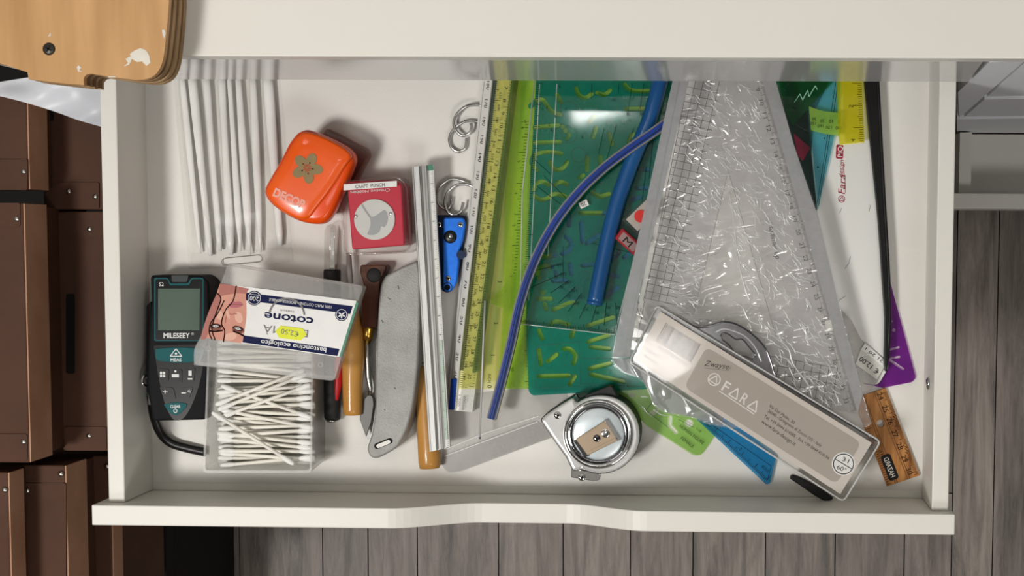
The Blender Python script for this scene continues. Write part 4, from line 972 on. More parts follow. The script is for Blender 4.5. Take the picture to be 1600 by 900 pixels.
for q_ in holes:
    if _cross(q_, q_) or any(_cross(q_, r_) for r_ in ok_): continue
    ok_.append(q_)
holes = ok_
sheet('sheet', rnd([(838, 118), (1060, 118), (1056, 130), (976, 545), (1012, 608), (832, 618), (826, 612), (822, 500), (828, 300)], [0, 0, 0, 4, 4, 8, 6, 0, 0]), holes, .56, .72, T['teal'], stn)
polys(stn, 'moulded_ring', [p for x, y, r in ((888, 171, 13), (889.5, 210, 13), (904, 242, 12), (935, 294, 8.5)) for p in ring_poly(x, y, r - 1, r, 24)], .737, M['green_line'])
lines(stn, 'engraved_lines', [((838, 540), (905, 534)), ((905, 534), (907, 606)), ((907, 560), (960, 560)), ((836, 606), (905, 604)), ((838, 540), (836, 606)), ((908, 600), (1010, 604)), ((812 + 30, 480), (905, 476))], .9, .735, M['green_line'])
lines(stn, 'hole_rims', [s for h in holes for s in list(zip(h, h[1:] + h[:1]))], .6, .735, M['green_line'])
# ================================================================== clear protractor square over it
pr = thing('clear_protractor_square', 'clear set square with black degree lines over the green stencil', 'set square', P(900, 330, .9))
prism('sheet', [(836, 118), (1046, 118), (1028, 260), (960, 523), (812, 506), (816, 300)], .92, 1.1, T['acryl'], pr)
zz = 1.115
tube('polished_edge', pxpath([(836, 118), (816, 300), (812, 506), (960, 523), (1028, 260)], 1.06), .045, T['crease_glint'], pr, n=6)
lines(pr, 'moulded_ridge', [((870, 131), (856, 400)), ((843, 131), (826, 470))], 1.2, zz, T['crease_glint'])
lines(pr, 'left_edge_marks', tick_segs((839, 130), (814, 502), 110, (1, 0), 4, 6, 9), .8, zz, M['black_ink'])
lines(pr, 'bottom_edge_marks', tick_segs((813, 505), (960, 522), 60, (0, -1), 5, 7, 10), .8, zz, M['black_ink'])
cen_ = (956, 393); seg = []; tx = []
for i in range(11):
    a = math.radians(180 - i * 10 - 14); dx, dy = math.cos(a), math.sin(a)
    r0, r1 = 80, 116 if i > 1 else 140
    seg.append(((cen_[0] + r0 * dx, cen_[1] + r0 * dy), (cen_[0] + r1 * dx, cen_[1] + r1 * dy)))
    tx.append((str(160 - 10 * i), cen_[0] + 88 * dx + 4, cen_[1] + 88 * dy, 180, 5)); tx.append((str(20 + 10 * i), cen_[0] + 100 * dx + 4, cen_[1] + 100 * dy, 180, 5))
lines(pr, 'degree_lines', seg, .9, zz, M['black_ink']); texts(pr, 'degree_numerals', tx, zz + .003, M['black_ink'], kind='stuff')
V_ = [((925, 130), (924, 154)), ((967, 130), (966, 146)), ((988, 130), (980, 182)), ((1006, 130), (1000, 170)), ((963, 196), (945, 260)), ((990, 200), (984, 225)), ((944, 200), (935, 240)), ((836, 250), (860, 272)), ((838, 290), (880, 322)), ((850, 275), (885, 310)), ((1010, 260), (1000, 340)), ((1022, 200), (1014, 280)), ((880, 385), (880, 440)), ((925, 380), (990, 396))]
lines(pr, 'construction_lines', V_, .8, zz, M['black_ink'])
texts(pr, 'edge_numerals', [(str(s), x, y, 180, 5) for s, x, y in ((5, 821, 190), (6, 874, 136), (7, 884, 170), (8, 862, 203), (9, 910, 214), (3, 815 + 40, 168), (4, 868, 182), (2, 858, 195), (20, 960, 156), (30, 982, 178), (40, 1003, 178))], zz + .003, M['black_ink'], kind='stuff')
prism('number_plate', rect(912, 319, 14, 10, -25), 1.11, 1.13, M['scale_white'], pr); texts(pr, 'plate_numeral', [('20', 912, 319, 155, 6)], 1.145, M['black_ink'])
# ================================================================== blue tube and flexible curve
bt = thing('blue_tube', 'thick glossy blue rubber tube crossing the green stencil', 'tube', P(980, 300, 1.15))
pa = [P(x, y, 1.75) for x, y in spl([(1033, 112), (1030, 132), (1014, 189), (996, 230), (982, 266), (962, 324), (946, 390), (929, 474)], 6)]
tube('tube', pa, .52, M['tube_blue'], bt, n=18)
tube('end_cap', pxpath([(929.3, 470), (928.6, 476)], 1.75), .535, M['tube_blue'], bt, n=18)
fc = thing('flexible_curve', 'dark blue flexible curve ruler with grey edges bent across the stencil', 'ruler', P(850, 400, 1.2))
c_ = spl([(1046, 188), (1020, 207), (985, 231), (945, 261), (905, 299), (868, 346), (836, 405), (813, 470), (797, 540), (782, 600), (767, 655)], 6)
def strip(name, path, w0, z0, z1, mat, par, off=0):
    bm = bmesh.new(); L = []; q = [Vector(p[:2]) for p in path]
    for i in range(len(q)):
        d = (q[min(i + 1, len(q) - 1)] - q[max(i - 1, 0)]).normalized(); n_ = Vector((-d.y, d.x))
        a, b = q[i] + n_ * (off + w0 / 2), q[i] + n_ * (off - w0 / 2)
        A, B = P(a.x, a.y, z1), P(b.x, b.y, z1)
        L.append([bm.verts.new(A), bm.verts.new(B), bm.verts.new((B.x, B.y, z0)), bm.verts.new((A.x, A.y, z0))])
    for a, b in zip(L, L[1:]):
        for k in range(4): bm.faces.new((a[k], a[(k + 1) % 4], b[(k + 1) % 4], b[k]))
    bm.faces.new(L[0]); bm.faces.new(L[-1][::-1])
    return finish(name, bm, mat, par)
strip('core', c_, 15, 1.9, 2.55, M['flex_grey'], fc)
strip('blue_band', c_, 10, 2.55, 2.62, M['flex_blue'], fc)
strip('edge_bead', c_, 1.6, 2.55, 2.7, M['flex_blue'], fc, off=2.5); strip('edge_bead', c_, 1.6, 2.55, 2.7, M['dark_navy'], fc, off=-2.2)
# ================================================================== little red tag with an M
mt = thing('letter_tag', 'small clear and red tag marked with a black letter M', 'tag', P(985, 365, 1.15))
prism('clear_half', rnd([(971, 344), (1010, 306), (1035, 330), (996, 368)], 2), 1.2, 1.8, M['clear_grey'], mt, bevel=.05)
prism('grey_insert', [(978, 343), (1009, 313), (1028, 331), (996, 361)], 1.22, 1.7, M['taupe_l'], mt)
polys(mt, 'red_spot', [circ(1001, 338, 10, 20)], 1.815, M['red_dot'])
prism('red_half', rnd([(960, 372), (972, 356), (1003, 384), (990, 399)], 2), 1.2, 1.9, M['tag_red'], mt, bevel=.06)
polys(mt, 'grey_label', [rnd([(966, 373), (974, 362), (997, 383), (989, 394)], 2)], 1.915, M['tag_grey'])
texts(mt, 'lettering', [('M', 981, 378, 44, 11, dict(width=14, bold=0))], 1.93, M['black_ink'])
# ================================================================== human figure template and blue tip below
hf = thing('figure_template', 'pale lime drawing template for a human figure near the tape measure', 'template', P(1050, 660, .1))
ho = rnd([(962, 606), (1066, 598), (1110, 640), (1126, 668), (1096, 711), (1084, 712), (1010, 665), (985, 640)], [0, 0, 0, 0, 6, 6, 0, 0])
hh = [circ(988, 618, 6, 14, ry=4), stroke([(1017, 648), (1026, 642)], 7, 5), stroke([(1047, 652), (1046, 666), (1056, 676)], 6, 5), circ(1076, 662, 6.5, 16), circ(1076, 644, 3.5, 10)]
sheet('sheet', ho, hh, .12, .26, T['lime2'], hf)
texts(hf, 'lettering', [('HUMAN FIGURE', 1081, 679, 37, 5.2, dict(width=46)), ('FEMALE', 1074, 691, 37, 5.2, dict(width=24)), ('1:10', 1092, 672, 37, 4)], .275, M['black_ink'])
lines(hf, 'engraved_lines', [((1010, 640), (1020, 628)), ((1000, 634), (1044, 668)), ((1060, 655), (1084, 668))], .7, .275, M['green_line'])
bt2 = thing('blue_clear_triangle', 'blue clear ruler triangle with ticks poking out below the taupe packet', 'set square', P(1150, 700, .3))
prism('sheet', rnd([(1088, 655), (1128, 640), (1212, 715), (1203, 756), (1197, 757)], [0, 0, 3, 3, 2]), .3, .46, T['blue'], bt2, bevel=.03)
lines(bt2, 'scale_marks', tick_segs((1094, 658), (1197, 752), 50, (.62, -.78), 5, 8, 11), .8, .475, M['black_ink'])
lines(bt2, 'border_line', [((1108, 661), (1205, 728)), ((1205, 728), (1199, 750))], .7, .475, M['black_ink'])
texts(bt2, 'numerals', [('1', 1181, 728, 222, 5), ('2', 1157, 702, 222, 5), ('WE28', 1196, 733, 225, 5, dict(width=14))], .478, M['black_ink'])
# ================================================================== the back right stack
bd = thing('white_board', 'white drawing board with maroon lettering at the right back', 'board', P(1330, 350, .4))
prism('board', rnd([(1230, 118), (1350, 118), (1363, 240), (1374, 350), (1383, 480), (1388, 575), (1372, 602), (1335, 596)], [0, 0, 0, 0, 0, 5, 8, 4]), .3, .7, M['board'], bd, bevel=.05)
zb_ = .715
prism('badge', rect(1312, 237, 11.5, 22, 2, 3), .69, .71, M['maroon'], bd); texts(bd, 'badge_lettering', [('PiQ', 1312.5, 237, -88, 8, dict(width=17))], zb_ + .01, M['white_ink'])
texts(bd, 'brand_lettering', [('Fara', 1315, 287, -88, 11, dict(width=30, shear=.25)), ('design', 1314, 263, -88, 7, dict(width=27, shear=.25))], zb_, M['maroon'])
polys(bd, 'brand_emblem', ring_poly(1315, 311, 4.6, 5.6, 18), zb_, M['maroon']); tri = [(1311, 313), (1316, 307), (1319, 314)]
lines(bd, 'emblem_triangle', [(tri[i], tri[(i + 1) % 3]) for i in range(3)] + [((1318, 254), (1319, 276)), ((1320, 274), (1321, 302))], .9, zb_, M['maroon'])
lines(bd, 'scuffs', [((1320, 420), (1326, 412)), ((1326, 412), (1329, 400)), ((1310, 470), (1322, 462)), ((1358, 330), (1360, 320)), ((1315, 325), (1312, 333))], .7, zb_, M['grey_ink'])
bp_ = thing('black_strip', 'black plastic strip along the right edge of the white board', 'strip', P(1370, 350, .7))
prism('strip', spl([(1349, 116), (1355, 180), (1363, 260), (1372, 350), (1378, 440), (1382, 500), (1381, 570), (1386, 579), (1390, 545), (1392, 485), (1389, 420), (1384, 340), (1378, 240), (1374, 170), (1371, 116)], 3), .75, 1.15, M['black'], bp_, bevel=.08)
tube('rolled_edge', pxpath(spl([(1371, 118, 1.1), (1376, 210, 1.1), (1382, 320, 1.1), (1388, 420, 1.1), (1390, 500, 1.1), (1387, 560, 1.0)], 5), 1.1), .12, M['black'], bp_, n=8)
bg = thing('clear_board_bag', 'clear plastic bag end with a price label at the board foot', 'bag', P(1355, 560, .8))
prism('film', rnd([(1300, 470), (1330, 500), (1345, 530), (1386, 566), (1372, 596), (1352, 618), (1336, 600)], 4), .72, .8, T['pouch_seal'], bg)
prism('price_label', [(1345, 546), (1352, 535), (1386, 566), (1370, 593), (1337, 569)], .81, .84, M['tag_white'], bg, label='grey-white price label')
polys(bg, 'label_strip', [[(1351, 537), (1386, 566), (1381, 574), (1346, 546)]], .852, M['paper'])
texts(bg, 'price_lettering', [('€ 12.00', 1358, 571, 218, 8, dict(width=36)), ('21 20 1', 1366, 555, 218, 5, dict(width=34))], .865, M['black_ink'])
dk = thing('dark_teal_sheet', 'dark blue-green plastic triangle beside the clear sleeve', 'set square', P(1250, 240, .75))
prism('sheet', [(1205, 118), (1300, 118), (1272, 175), (1268, 240), (1277, 326), (1274, 332), (1240, 230)], .74, .86, T['teal_dk'], dk)
prism('underlay', [(1215, 150), (1262, 165), (1266, 235), (1276, 326), (1272, 330), (1240, 240)], .705, .735, opaque('dark_petrol_plastic', '26454A', .3), dk)
polys(dk, 'red_print', [[(1240, 208), (1266, 231), (1254, 252), (1245, 240)]], .875, opaque('dark_red_print', '7A2038', .4))
cy = thing('cyan_set_square', 'cyan clear set square pointing down over the white board', 'set square', P(1285, 220, .9))
prism('sheet', [(1302, 118), (1314, 118), (1309, 190), (1278, 328), (1268, 215), (1262, 160)], .9, 1.02, T['cyan'], cy)
lines(cy, 'border_line', [((1306, 128), (1277, 318)), ((1310, 128), (1279, 322))], .8, 1.035, M['black_ink'])
polys(cy, 'small_hole', [circ(1278, 261, 1.4, 8), circ(1288, 216, 1.2, 8)], 1.035, M['black_ink'], kind='stuff')
gs_ = thing('green_stencil', 'green clear stencil with zigzag cuts at the back beside the sleeve', 'stencil', P(1250, 150, 1.05))
zc_ = [stroke([(1241, 160), (1250, 147), (1254, 156), (1262, 141), (1264, 151), (1274, 134), (1277, 140)], 2.6, 3), stroke([(1224, 138), (1227, 142)], 2.4, 3), stroke([(1230, 132), (1236, 127)], 2.4, 3), stroke([(1239, 168), (1243, 170)], 2.4, 3)]
sheet('sheet', [(1208, 116), (1306, 116), (1306, 122), (1270, 162), (1238, 198), (1218, 150)], zc_, 1.08, 1.2, T['green'], gs_)
lines(gs_, 'zigzag_edge', [((1241, 160), (1250, 147)), ((1250, 147), (1254, 156)), ((1254, 156), (1262, 141)), ((1262, 141), (1264, 151)), ((1264, 151), (1274, 134)), ((1274, 134), (1277, 140))], 1.1, 1.215, M['lt_line'])
gp = thing('green_protractor', 'bright green clear protractor end overlapping the yellow ruler', 'protractor', P(1290, 190, 1.1))
prism('arc', spl([(1264, 166), (1275, 170), (1290, 174), (1314, 176)], 4) + [(1314, 207)] + spl([(1311, 212), (1295, 210), (1280, 207), (1267, 203)], 4), 1.25, 1.4, T['lime'], gp, bevel=.02)
tube('bright_rim', pxpath(spl([(1243, 194, 1.3), (1256, 202, 1.3), (1270, 207, 1.3), (1290, 211, 1.3), (1311, 213, 1.3)], 4), 1.3), .07, T['acryl'], gp, n=6)
texts(gp, 'degree_numerals', [('0', 1311, 191, 180, 5), ('10', 1298, 190, 180, 5), ('20', 1285, 189, 180, 5), ('30', 1272, 186, 180, 5), ('180', 1310, 200, 180, 5), ('170', 1295, 199, 180, 5), ('160', 1282, 197, 180, 5), ('150', 1270, 193, 180, 5)], 1.42, M['black_ink'], kind='stuff')
yl_ = thing('short_yellow_ruler', 'bright yellow clear ruler end at the back right corner', 'ruler', P(1330, 170, 1.1))
prism('sheet', [(1307, 116), (1347, 116), (1350.5, 223), (1312, 227), (1310, 205)], 1.45, 1.65, T['lemon'], yl_, bevel=.03)
lines(yl_, 'scale_marks', tick_segs((1346, 130), (1349.5, 220), 26, (-1, 0), 6, 8, 15), .8, 1.665, M['black_ink'])
texts(yl_, 'scale_numerals', [('5', 1330, 166, 90, 7, dict(mirror=True)), ('4', 1333, 219, 90, 7, dict(mirror=True))], 1.668, M['black_ink'])
# ================================================================== purple template, wooden ruler
pt = thing('purple_template', 'purple clear drawing template corner beside the black strip', 'template', P(1400, 560, .05))
ph = [stroke([(1391, 563), (1411, 577)], 3.6, 4), stroke([(1392, 560), (1405, 558)], 3.6, 4), stroke([(1388, 547), (1404, 543)], 3.6, 4), circ(1397, 516, 2.8, 10), circ(1394, 502, 1.8, 8)]
sheet('sheet', rnd([(1360, 440), (1391, 440), (1431, 590), (1426, 597), (1380, 606), (1350, 600)], [0, 0, 4, 5, 0, 0]), ph, .06, .22, T['purple'], pt)
wr = thing('wooden_ruler', 'wooden ruler end with a round hole and black numbers', 'ruler', P(1395, 690, .05))
ro = [(1384, 606), (1437, 743), (1386, 760), (1333, 623)]
sheet('body', ro, [circ(1375.5, 662, 6.2, 20)], .03, .3, M['wood_rul'], wr, bevel=.02)
lines(wr, 'millimetre_marks', tick_segs((1386, 612), (1434, 740), 62, (-.93, .36), 5, 8, 10), .8, .315, M['black_ink'])
lines(wr, 'inch_marks', tick_segs((1352, 672), (1386, 757), 24, (.93, -.36), 6, 8, 11), .8, .315, M['black_ink'])
lines(wr, 'grain_groove', [(lerp((1384, 606), (1333, 623), t), lerp((1437, 743), (1386, 760), t)) for t in (.3, .36, .68, .74)], 1.6, .308, opaque('dark_grain', '8A5A30', .6), kind=None)
texts(wr, 'numerals', [(str(24 + i), *lerp((1376, 619), (1421, 736), i / 6), 69, 8, dict(width=11)) for i in range(7)] + [('11', 1377, 708, 69, 6)], .318, M['black_ink'])
prism('maker_badge', rnd(rot([(-21, -8), (21, -8), (21, 8), (-21, 8)], 69, (1390, 730)), 5), .25, .33, M['black'], wr); texts(wr, 'badge_lettering', [('HAZARD', 1390, 730, 69, 8, dict(width=32, mirror=True))], .345, M['taupe_w'])
# ================================================================== chrome tape measure
tm = thing('tape_measure', 'round chrome tape measure with a belt clip by the drawer front', 'tape measure', P(935, 680, 0))
bo = [(843, 656), (852, 648), (872, 634), (895, 620)] + circ(938, 679, 62, 30, -128, 118) + [(895, 738), (884, 715), (866, 690)]
zt_ = 3.4
prism('case', bo, .1, zt_ - .35, M['black_matt'], tm, bevel=.2, seg=3)
prism('chrome_shell', [lerp((932, 680), p, .985) for p in bo], .8, zt_ - .1, M['bright'], tm, bevel=.3, seg=4)
def lathe_z(name, cx, cy, prof, mat, par, n=48):
    bm = bmesh.new(); rings = []
    for r, z in prof: rings.append([bm.verts.new(Vector((*P(x, y, z).xy, z))) for x, y in circ(cx, cy, max(r, .05), n)])
    for a, b in zip(rings, rings[1:]):
        for i in range(n): bm.faces.new((a[i], a[(i + 1) % n], b[(i + 1) % n], b[i]))
    bm.faces.new(rings[0][::-1]); bm.faces.new(rings[-1])
    return finish(name, bm, mat, par, smooth=True)
lathe_z('bezel_ring', 935, 678, [(55, zt_ - .12), (54, zt_ + .05), (51, zt_ + .16), (48, zt_ + .1), (46, zt_ - .05)], M['chrome'], tm)
lathe_z('dark_ring', 935, 678, [(49, zt_ - .1), (49, zt_ + .02), (41, zt_ + .06), (40, zt_)], M['chrome_dark'], tm)
lathe_z('hub_disc', 935, 678, [(40.5, zt_), (40.5, zt_ + .1), (38, zt_ + .15), (20, zt_ + .17), (.1, zt_ + .18)], M['satin'], tm)
prism('belt_clip', rnd([(899, 686), (945, 657), (967, 688), (918, 712)], 2), zt_ + .18, zt_ + .3, M['bronze'], tm, bevel=.05)
prism('clip_end', [(896, 689), (901, 686), (921, 712), (913, 714)], zt_ + .18, zt_ + .26, M['chrome_dark'], tm); prism('clip_bar', [(944, 656), (949, 654), (970, 687), (965, 689)], zt_ + .18, zt_ + .36, M['chrome'], tm)
for a_, b_ in (((917, 679), (945, 662)), ((922, 706), (963, 685))): prism('clip_rib', stroke([a_, b_], 2.4, 3), zt_ + .29, zt_ + .36, M['bronze'], tm)
dome('clip_screw', 932.5, 685, 6, zt_ + .29, .07, M['chrome_dark'], tm, n=18); polys(tm, 'screw_slot', [rect(932.5, 685, 6, 1.4, 30), rect(932.5, 685, 1.4, 6, 30)], zt_ + .375, M['black_ink'])
dome('clip_dimple', 946, 677, 7.5, zt_ + .28, .05, M['chrome'], tm, n=18); lines(tm, 'dimple_mark', [((944, 680), (949, 680)), ((949, 680), (949, 675))], .9, zt_ + .345, M['black_ink'])
prism('hook', rnd([(892, 731), (939, 741), (937, 750), (928, 752), (892, 746)], 2), .6, 2.9, M['chrome'], tm, bevel=.05)
for x, y, z in ((871, 649, zt_ - .1), (909, 746, 2.9)): dome('case_screw', x, y, 6, z, .08, M['chrome'], tm, n=18); polys(tm, 'screw_slot', [rect(x, y, 6, 1.3, 20), rect(x, y, 1.3, 6, 20)], z + .095, M['black_ink'])
prism('lock_lever', rnd([(914, 618), (955, 602), (966, 622), (936, 628), (915, 628)], 3), 1.2, 2.8, M['black_matt'], tm, bevel=.12)
prism('tape_mouth', rnd([(876, 637), (893, 628), (886, 640), (872, 646)], 2), .8, 2.2, M['black'], tm)
# ================================================================== big set square in a wrinkled vinyl sleeve
sv = thing('vinyl_sleeve', 'wrinkled clear vinyl sleeve holding a big set square', 'sleeve', P(1150, 400, 2.75))
zs = 3.15
so = [(1054, 112), (1212, 112), (1212, 126), (1240, 225), (1277, 335), (1306, 455), (1348, 616), (1362, 662), (1352, 668)] + spl([(1340, 664), (1250, 672), (1128, 667), (1080, 653), (1038, 645), (1020, 632), (1013, 611), (1000, 592), (975, 583), (962, 572), (956, 558)], 3) + [(968, 500), (1004, 340)]
prism('back_film', so, 2.78, 2.82, T['sleeve_edge'] if False else M['film'], sv)
bm = bmesh.new()
prism('front_film', so, zs - .04, zs, T['sleeve'], sv)
prism('left_border', [(1054, 112), (1078, 112), (1076, 127), (998, 460), (984, 558), (957, 558), (968, 500), (1004, 340)], zs + .005, zs + .05, T['sleeve_edge'], sv)
prism('right_border', [(1190, 112), (1212, 112), (1212, 126), (1240, 225), (1277, 335), (1306, 455), (1348, 616), (1340, 646), (1285, 455), (1193, 127)], zs + .005, zs + .05, T['sleeve_edge'], sv)
for pth in ([(1062, 128), (1020, 340), (975, 556)], [(957, 557), (984, 557)]): tube('weld_bead', pxpath(pth, zs + .06), .035, T['acryl'], sv, n=6)
prism('bottom_flap', [(957, 560), (986, 560), (1050, 592), (1130, 648), (1128, 665), (1080, 651), (1038, 643), (1021, 630), (1014, 609), (1000, 590), (975, 581), (963, 570)], zs + .005, zs + .05, T['flap'], sv)
tube('rolled_hem', pxpath(spl([(956, 560, zs), (964, 576, zs), (1000, 593, zs), (1016, 618, zs), (1024, 636, zs), (1042, 646, zs), (1080, 654, zs), (1128, 668, zs)], 4), zs), .07, T['acryl'], sv, n=8)
tube('rolled_hem', pxpath(spl([(1212, 118, zs), (1240, 226, zs), (1277, 335, zs), (1306, 455, zs), (1348, 616, zs), (1361, 662, zs)], 4), zs), .06, T['acryl'], sv, n=8)
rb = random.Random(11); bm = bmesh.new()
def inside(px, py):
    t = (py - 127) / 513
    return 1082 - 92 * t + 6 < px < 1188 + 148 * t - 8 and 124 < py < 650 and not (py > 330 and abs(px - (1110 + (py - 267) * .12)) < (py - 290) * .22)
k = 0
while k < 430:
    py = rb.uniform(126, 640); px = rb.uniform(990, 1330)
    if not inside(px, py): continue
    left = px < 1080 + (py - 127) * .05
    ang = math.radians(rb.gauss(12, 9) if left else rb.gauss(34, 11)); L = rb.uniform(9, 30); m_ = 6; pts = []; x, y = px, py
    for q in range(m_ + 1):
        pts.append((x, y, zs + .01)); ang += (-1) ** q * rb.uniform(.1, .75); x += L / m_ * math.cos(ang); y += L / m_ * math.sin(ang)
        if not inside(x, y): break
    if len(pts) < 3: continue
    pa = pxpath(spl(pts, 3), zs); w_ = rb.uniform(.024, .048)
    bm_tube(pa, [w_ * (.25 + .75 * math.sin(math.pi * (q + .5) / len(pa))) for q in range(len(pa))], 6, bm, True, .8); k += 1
for pts in ([(1139, 300), (1147, 345), (1152, 400), (1164, 450), (1172, 470)], [(1098, 478), (1104, 462), (1118, 456), (1133, 452)], [(1146, 470), (1160, 480), (1170, 500), (1188, 508)], [(1215, 530), (1232, 545), (1240, 570), (1262, 600), (1270, 625)]):  # long curved highlights, shaped as white tubes among the creases
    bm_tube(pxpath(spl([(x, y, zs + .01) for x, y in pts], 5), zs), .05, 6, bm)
finish('vinyl_creases_glints', bm, T['crease_glint'], sv, smooth=True, kind='stuff')
sq = thing('clear_set_square', 'large clear set square with grid lines inside the vinyl sleeve', 'set square', P(1150, 400, 2.85))
zq = 3.05
hole_ = rnd([(1138, 267), (1213, 527), (1083, 494)], 3)
sheet('plate', [(1078, 112), (1190, 112), (1340, 646), (1200, 622), (990, 560)], [hole_], 2.86, zq, T['setsq'], sq)
L0, L1 = (1072, 127), (984, 556)
sg = []
for k in range(5): sg.append(((1078 + 12 * k, 112 + 2 * k), (990 + 12 * k + (k > 0) * 3, 470 if k else 556)))
for i in range(30):
    t = .02 + i * .0265; a = lerp((1076, 127), (987, 556), t); sg.append((a, (a[0] + 50, a[1] + 11)))
lines(sq, 'grid_lines', sg, .8, zq + .012, M['black_ink'])
sg = []
ux, uy = (math.cos(math.radians(9.5)), math.sin(math.radians(9.5)))
for i in range(7): a = (1196 - i * 2.2 + 6, 556 + i * 13.2); b = (a[0] + 112 * ux, a[1] + 112 * uy); sg.append((a, (min(b[0], 1305 + i * 4), b[1])))
for i in range(9): a = (1205 + i * 13, 558 + i * 2); sg.append((a, (a[0] - 14, a[1] + 80)))
lines(sq, 'lower_grid_lines', sg, .8, zq + .012, M['black_ink'])
e0_, e1_ = (1192, 127), (1338, 640)
lines(sq, 'edge_marks', tick_segs(e0_, e1_, 260, (-.96, .27), 4, 6, 9), .7, zq + .012, M['black_ink'])
lines(sq, 'hole_edge', [s for s in zip(hole_, hole_[1:] + hole_[:1])], .8, zq + .012, M['grey_ink'])
lines(sq, 'inner_line', [((1128, 230), (1138, 267)), ((1183, 127), (1330, 640)), ((1110, 400), (1122, 395))], .6, zq + .012, M['grey_ink'])
texts(sq, 'numerals', [(str(9 + i), *lerp((1184, 140), (1322, 626), i / 24), 76, 6.5, dict(width=9 if i else 5)) for i in range(25)], zq + .014, M['black_ink'], kind='stuff')
texts(sq, 'lettering', [('summer up', 1211, 379, 78, 9, dict(width=52, shear=.2))], zq + .014, M['black_ink'])
polys(sq, 'small_sticker', [rect(1295, 509, 10, 17, -10)], zq + .02, M['tag_white'])
# ================================================================== taupe packet
fp = thing('lettering_guide_packet', 'taupe card in a clear hanging pack lying across the sleeve', 'packet', P(1180, 630, 3.2))
zf0, zf1 = 3.25, 4.25
pk_o = rnd([(1026, 477), (1376, 690), (1318, 784), (983, 566)], 8)
prism('blister', pk_o, zf0, zf1, T['blister'], fp, bevel=.15, seg=3)
for q_ in (zf1 - .03, zf0 + .05): tube('blister_rim', [Vector((*P(x, y, zf1).xy, q_)) for x, y in pk_o + pk_o[:1]], .055, T['crease_glint'] if q_ > 4 else M['clear_grey'], fp, n=6)
fo = rnd([(1030, 480), (1086, 511), (1112, 508), (1133, 502), (1154, 507), (1180, 525), (1198, 545), (1206, 570), (1216, 594), (1376, 692), (1360, 705), (1020, 495)], [3, 8, 6, 6, 8, 8, 8, 6, 8, 3, 0, 0], 3)
hh_ = spl([(1126, 524), (1131, 520), (1138, 522), (1150, 530), (1160, 530), (1171, 543), (1180, 554), (1176, 561), (1165, 557), (1155, 556), (1146, 549), (1139, 539), (1128, 530), (1126, 524)], 3)[:-1]
sheet('hanging_flap', fo, [hh_], zf0 + .2, zf0 + .3, T['blister_edge'], fp)
tube('hang_hole_edge', [Vector((*P(x, y, zf0 + .3).xy, zf0 + .3)) for x, y in hh_ + hh_[:1]], .045, M['chrome_dark'], fp, n=6)
tube('moulded_rib', pxpath(spl([(1118, 519), (1130, 514), (1146, 517), (1166, 527), (1182, 546), (1190, 566)], 4), zf0 + .3), .05, T['crease_glint'], fp, n=6)
tube('flap_edge', pxpath(spl([(1030, 479), (1086, 510.5), (1112, 508), (1133, 503), (1154, 508), (1180, 526), (1197, 546), (1206, 570), (1217, 594), (1260, 622), (1374, 691)], 4), zf0 + .3), .06, M['chrome_dark'], fp, n=6)
CA, CB, CC_, CD = (1032, 487), (1362, 692), (1313, 772), (992, 562)
def FB(u, v): return lerp(lerp(CA, CB, u), lerp(CD, CC_, u), v)
prism('card', [CA, CB, CC_, CD], zf1 - .2, zf1 - .12, M['taupe_l'], fp)
panel = rnd([FB(.23, .1), FB(.965, .09), FB(.965, .9), FB(.23, .93)], 12, 5)
zc2 = zf1 - .105
polys(fp, 'inner_panel', [panel], zc2, M['taupe'])
ca_ = math.degrees(math.atan2(CB[1] - CA[1], CB[0] - CA[0])) + .6
rb = random.Random(5); u = .04; bars = []
while u < .205:
    wd = rb.choice([.0016, .0016, .003, .0045]); bars.append([FB(u, .12), FB(u + wd, .12), FB(u + wd, .5), FB(u, .5)]); u += wd + rb.choice([.0018, .003, .004])
polys(fp, 'barcode', bars, zc2 + .006, M['grey_ink'], kind='stuff')
z3 = zc2 + .012
def FT(s, u, v, h, wd, **k):
    p = FB(u, v); return (s, p[0], p[1], ca_, h, dict(width=wd, **k))
texts(fp, 'barcode_numerals', [FT('8 017390 697309', .13, .56, 5, 52)], z3, M['grey_ink'])
texts(fp, 'small_lettering', [FT('Cod. 6973', .05, .72, 5, 24), FT('Assortito', .06, .83, 5, 26)], z3, M['grey_ink'])
texts(fp, 'script_lettering', [('Zwayse', 1121, 570, 9, 9, dict(width=38, shear=.35))], z3, M['dk_ink'])
lines(fp, 'script_underline', [((1101, 575), (1138, 579)), ((1138, 579), (1143, 572))], .9, z3, M['grey_ink'])
texts(fp, 'brand_lettering', [('F', 1135, 604, ca_, 17, dict(width=10, bold=.01)), ('R', 1163.5, 623, ca_, 17, dict(width=11, bold=.01))], z3, M['taupe_w'])
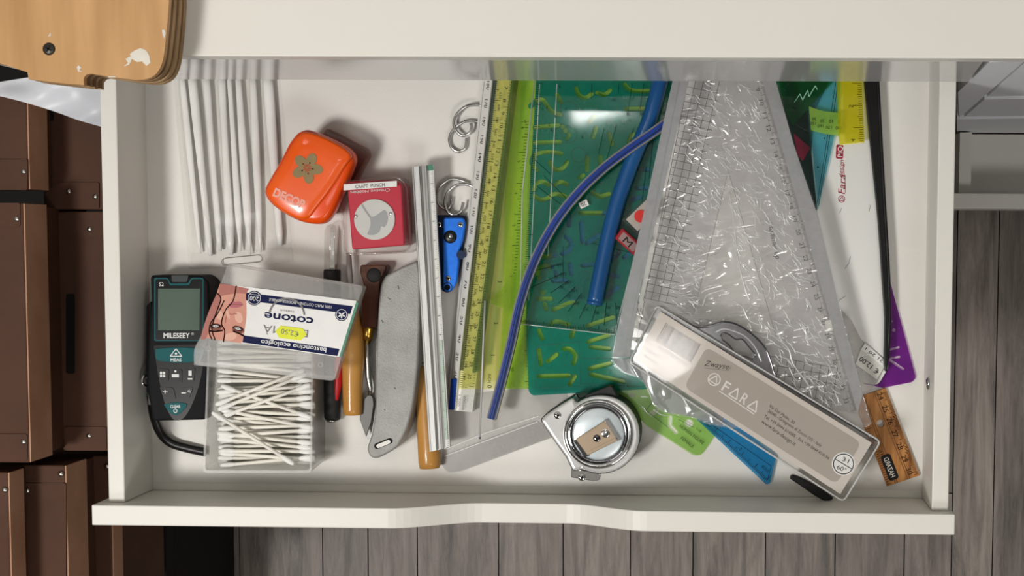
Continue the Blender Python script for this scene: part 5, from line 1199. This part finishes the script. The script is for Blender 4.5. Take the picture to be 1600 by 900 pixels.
def frame_tri(p, h, wd):
    pts = rot([(-wd / 2, h / 2), (0, -h / 2), (wd / 2, h / 2)], ca_, p); return [(pts[i], pts[(i + 1) % 3]) for i in range(3)]
lines(fp, 'brand_triangles', frame_tri((1149, 613.5), 16, 15) + frame_tri((1178.5, 633), 16, 16), 2.2, z3, M['taupe_w'], kind=None)
pc_ = FB(.295, .48); polys(fp, 'brand_ring', ring_poly(1116, 593, 8.5, 10.2, 24), z3, M['taupe_w'])
lines(fp, 'ring_triangle', [(a, b) for a, b in zip(rot([(-7, 5), (0, -7), (7, 5)], ca_, (1116, 593)), rot([(0, -7), (7, 5), (-7, 5)], ca_, (1116, 593)))], 1.8, z3, M['taupe_w'], kind=None)
polys(fp, 'brand_underline', [stroke([(1124, 611), (1178, 647)], 1.6, 2)], z3, M['taupe_w'])
texts(fp, 'address_lettering', [('Via Dal Molin, 30', 1222, 647, 35, 5, dict(width=48)), ('36040 - Grisignano di Zocco (VI) - Italy', 1242, 669, 33.5, 5, dict(width=100)), ('Tel. +39 0444 614585 - Fax +39 0444 414194', 1245, 683, 33.5, 5, dict(width=121)), ('www.fara-design.it', 1217, 676, 35, 6, dict(width=64))], z3, M['dk_ink'])
polys(fp, 'round_mark', [circ(1318, 725, 18.5, 32)], z3 - .006, M['paper']); polys(fp, 'round_mark_ring', ring_poly(1318, 725, 15, 16.4, 32), z3, M['black_ink'])
d_ = (math.cos(math.radians(31)) * 15, math.sin(math.radians(31)) * 15)
lines(fp, 'round_mark_bar', [((1318 - d_[0], 725 - d_[1]), (1318 + d_[0], 725 + d_[1]))], 1.3, z3, M['black_ink'], kind=None)
texts(fp, 'round_mark_numerals', [('31', 1321.5, 718.5, 25, 7, dict(width=11)), ('60°', 1315, 732, 25, 7, dict(width=15))], z3, M['black_ink'])
prism('black_slide', spl([(1234, 748), (1252, 760), (1275, 776), (1290, 783), (1299, 781), (1300, 776), (1270, 756), (1240, 742), (1234, 748)], 3)[:-1], 1.0, 1.5, M['black'], thing('plastic_slide', 'black plastic slide peeping out under the taupe packet corner', 'slide', P(1270, 765, .9)), bevel=.08)
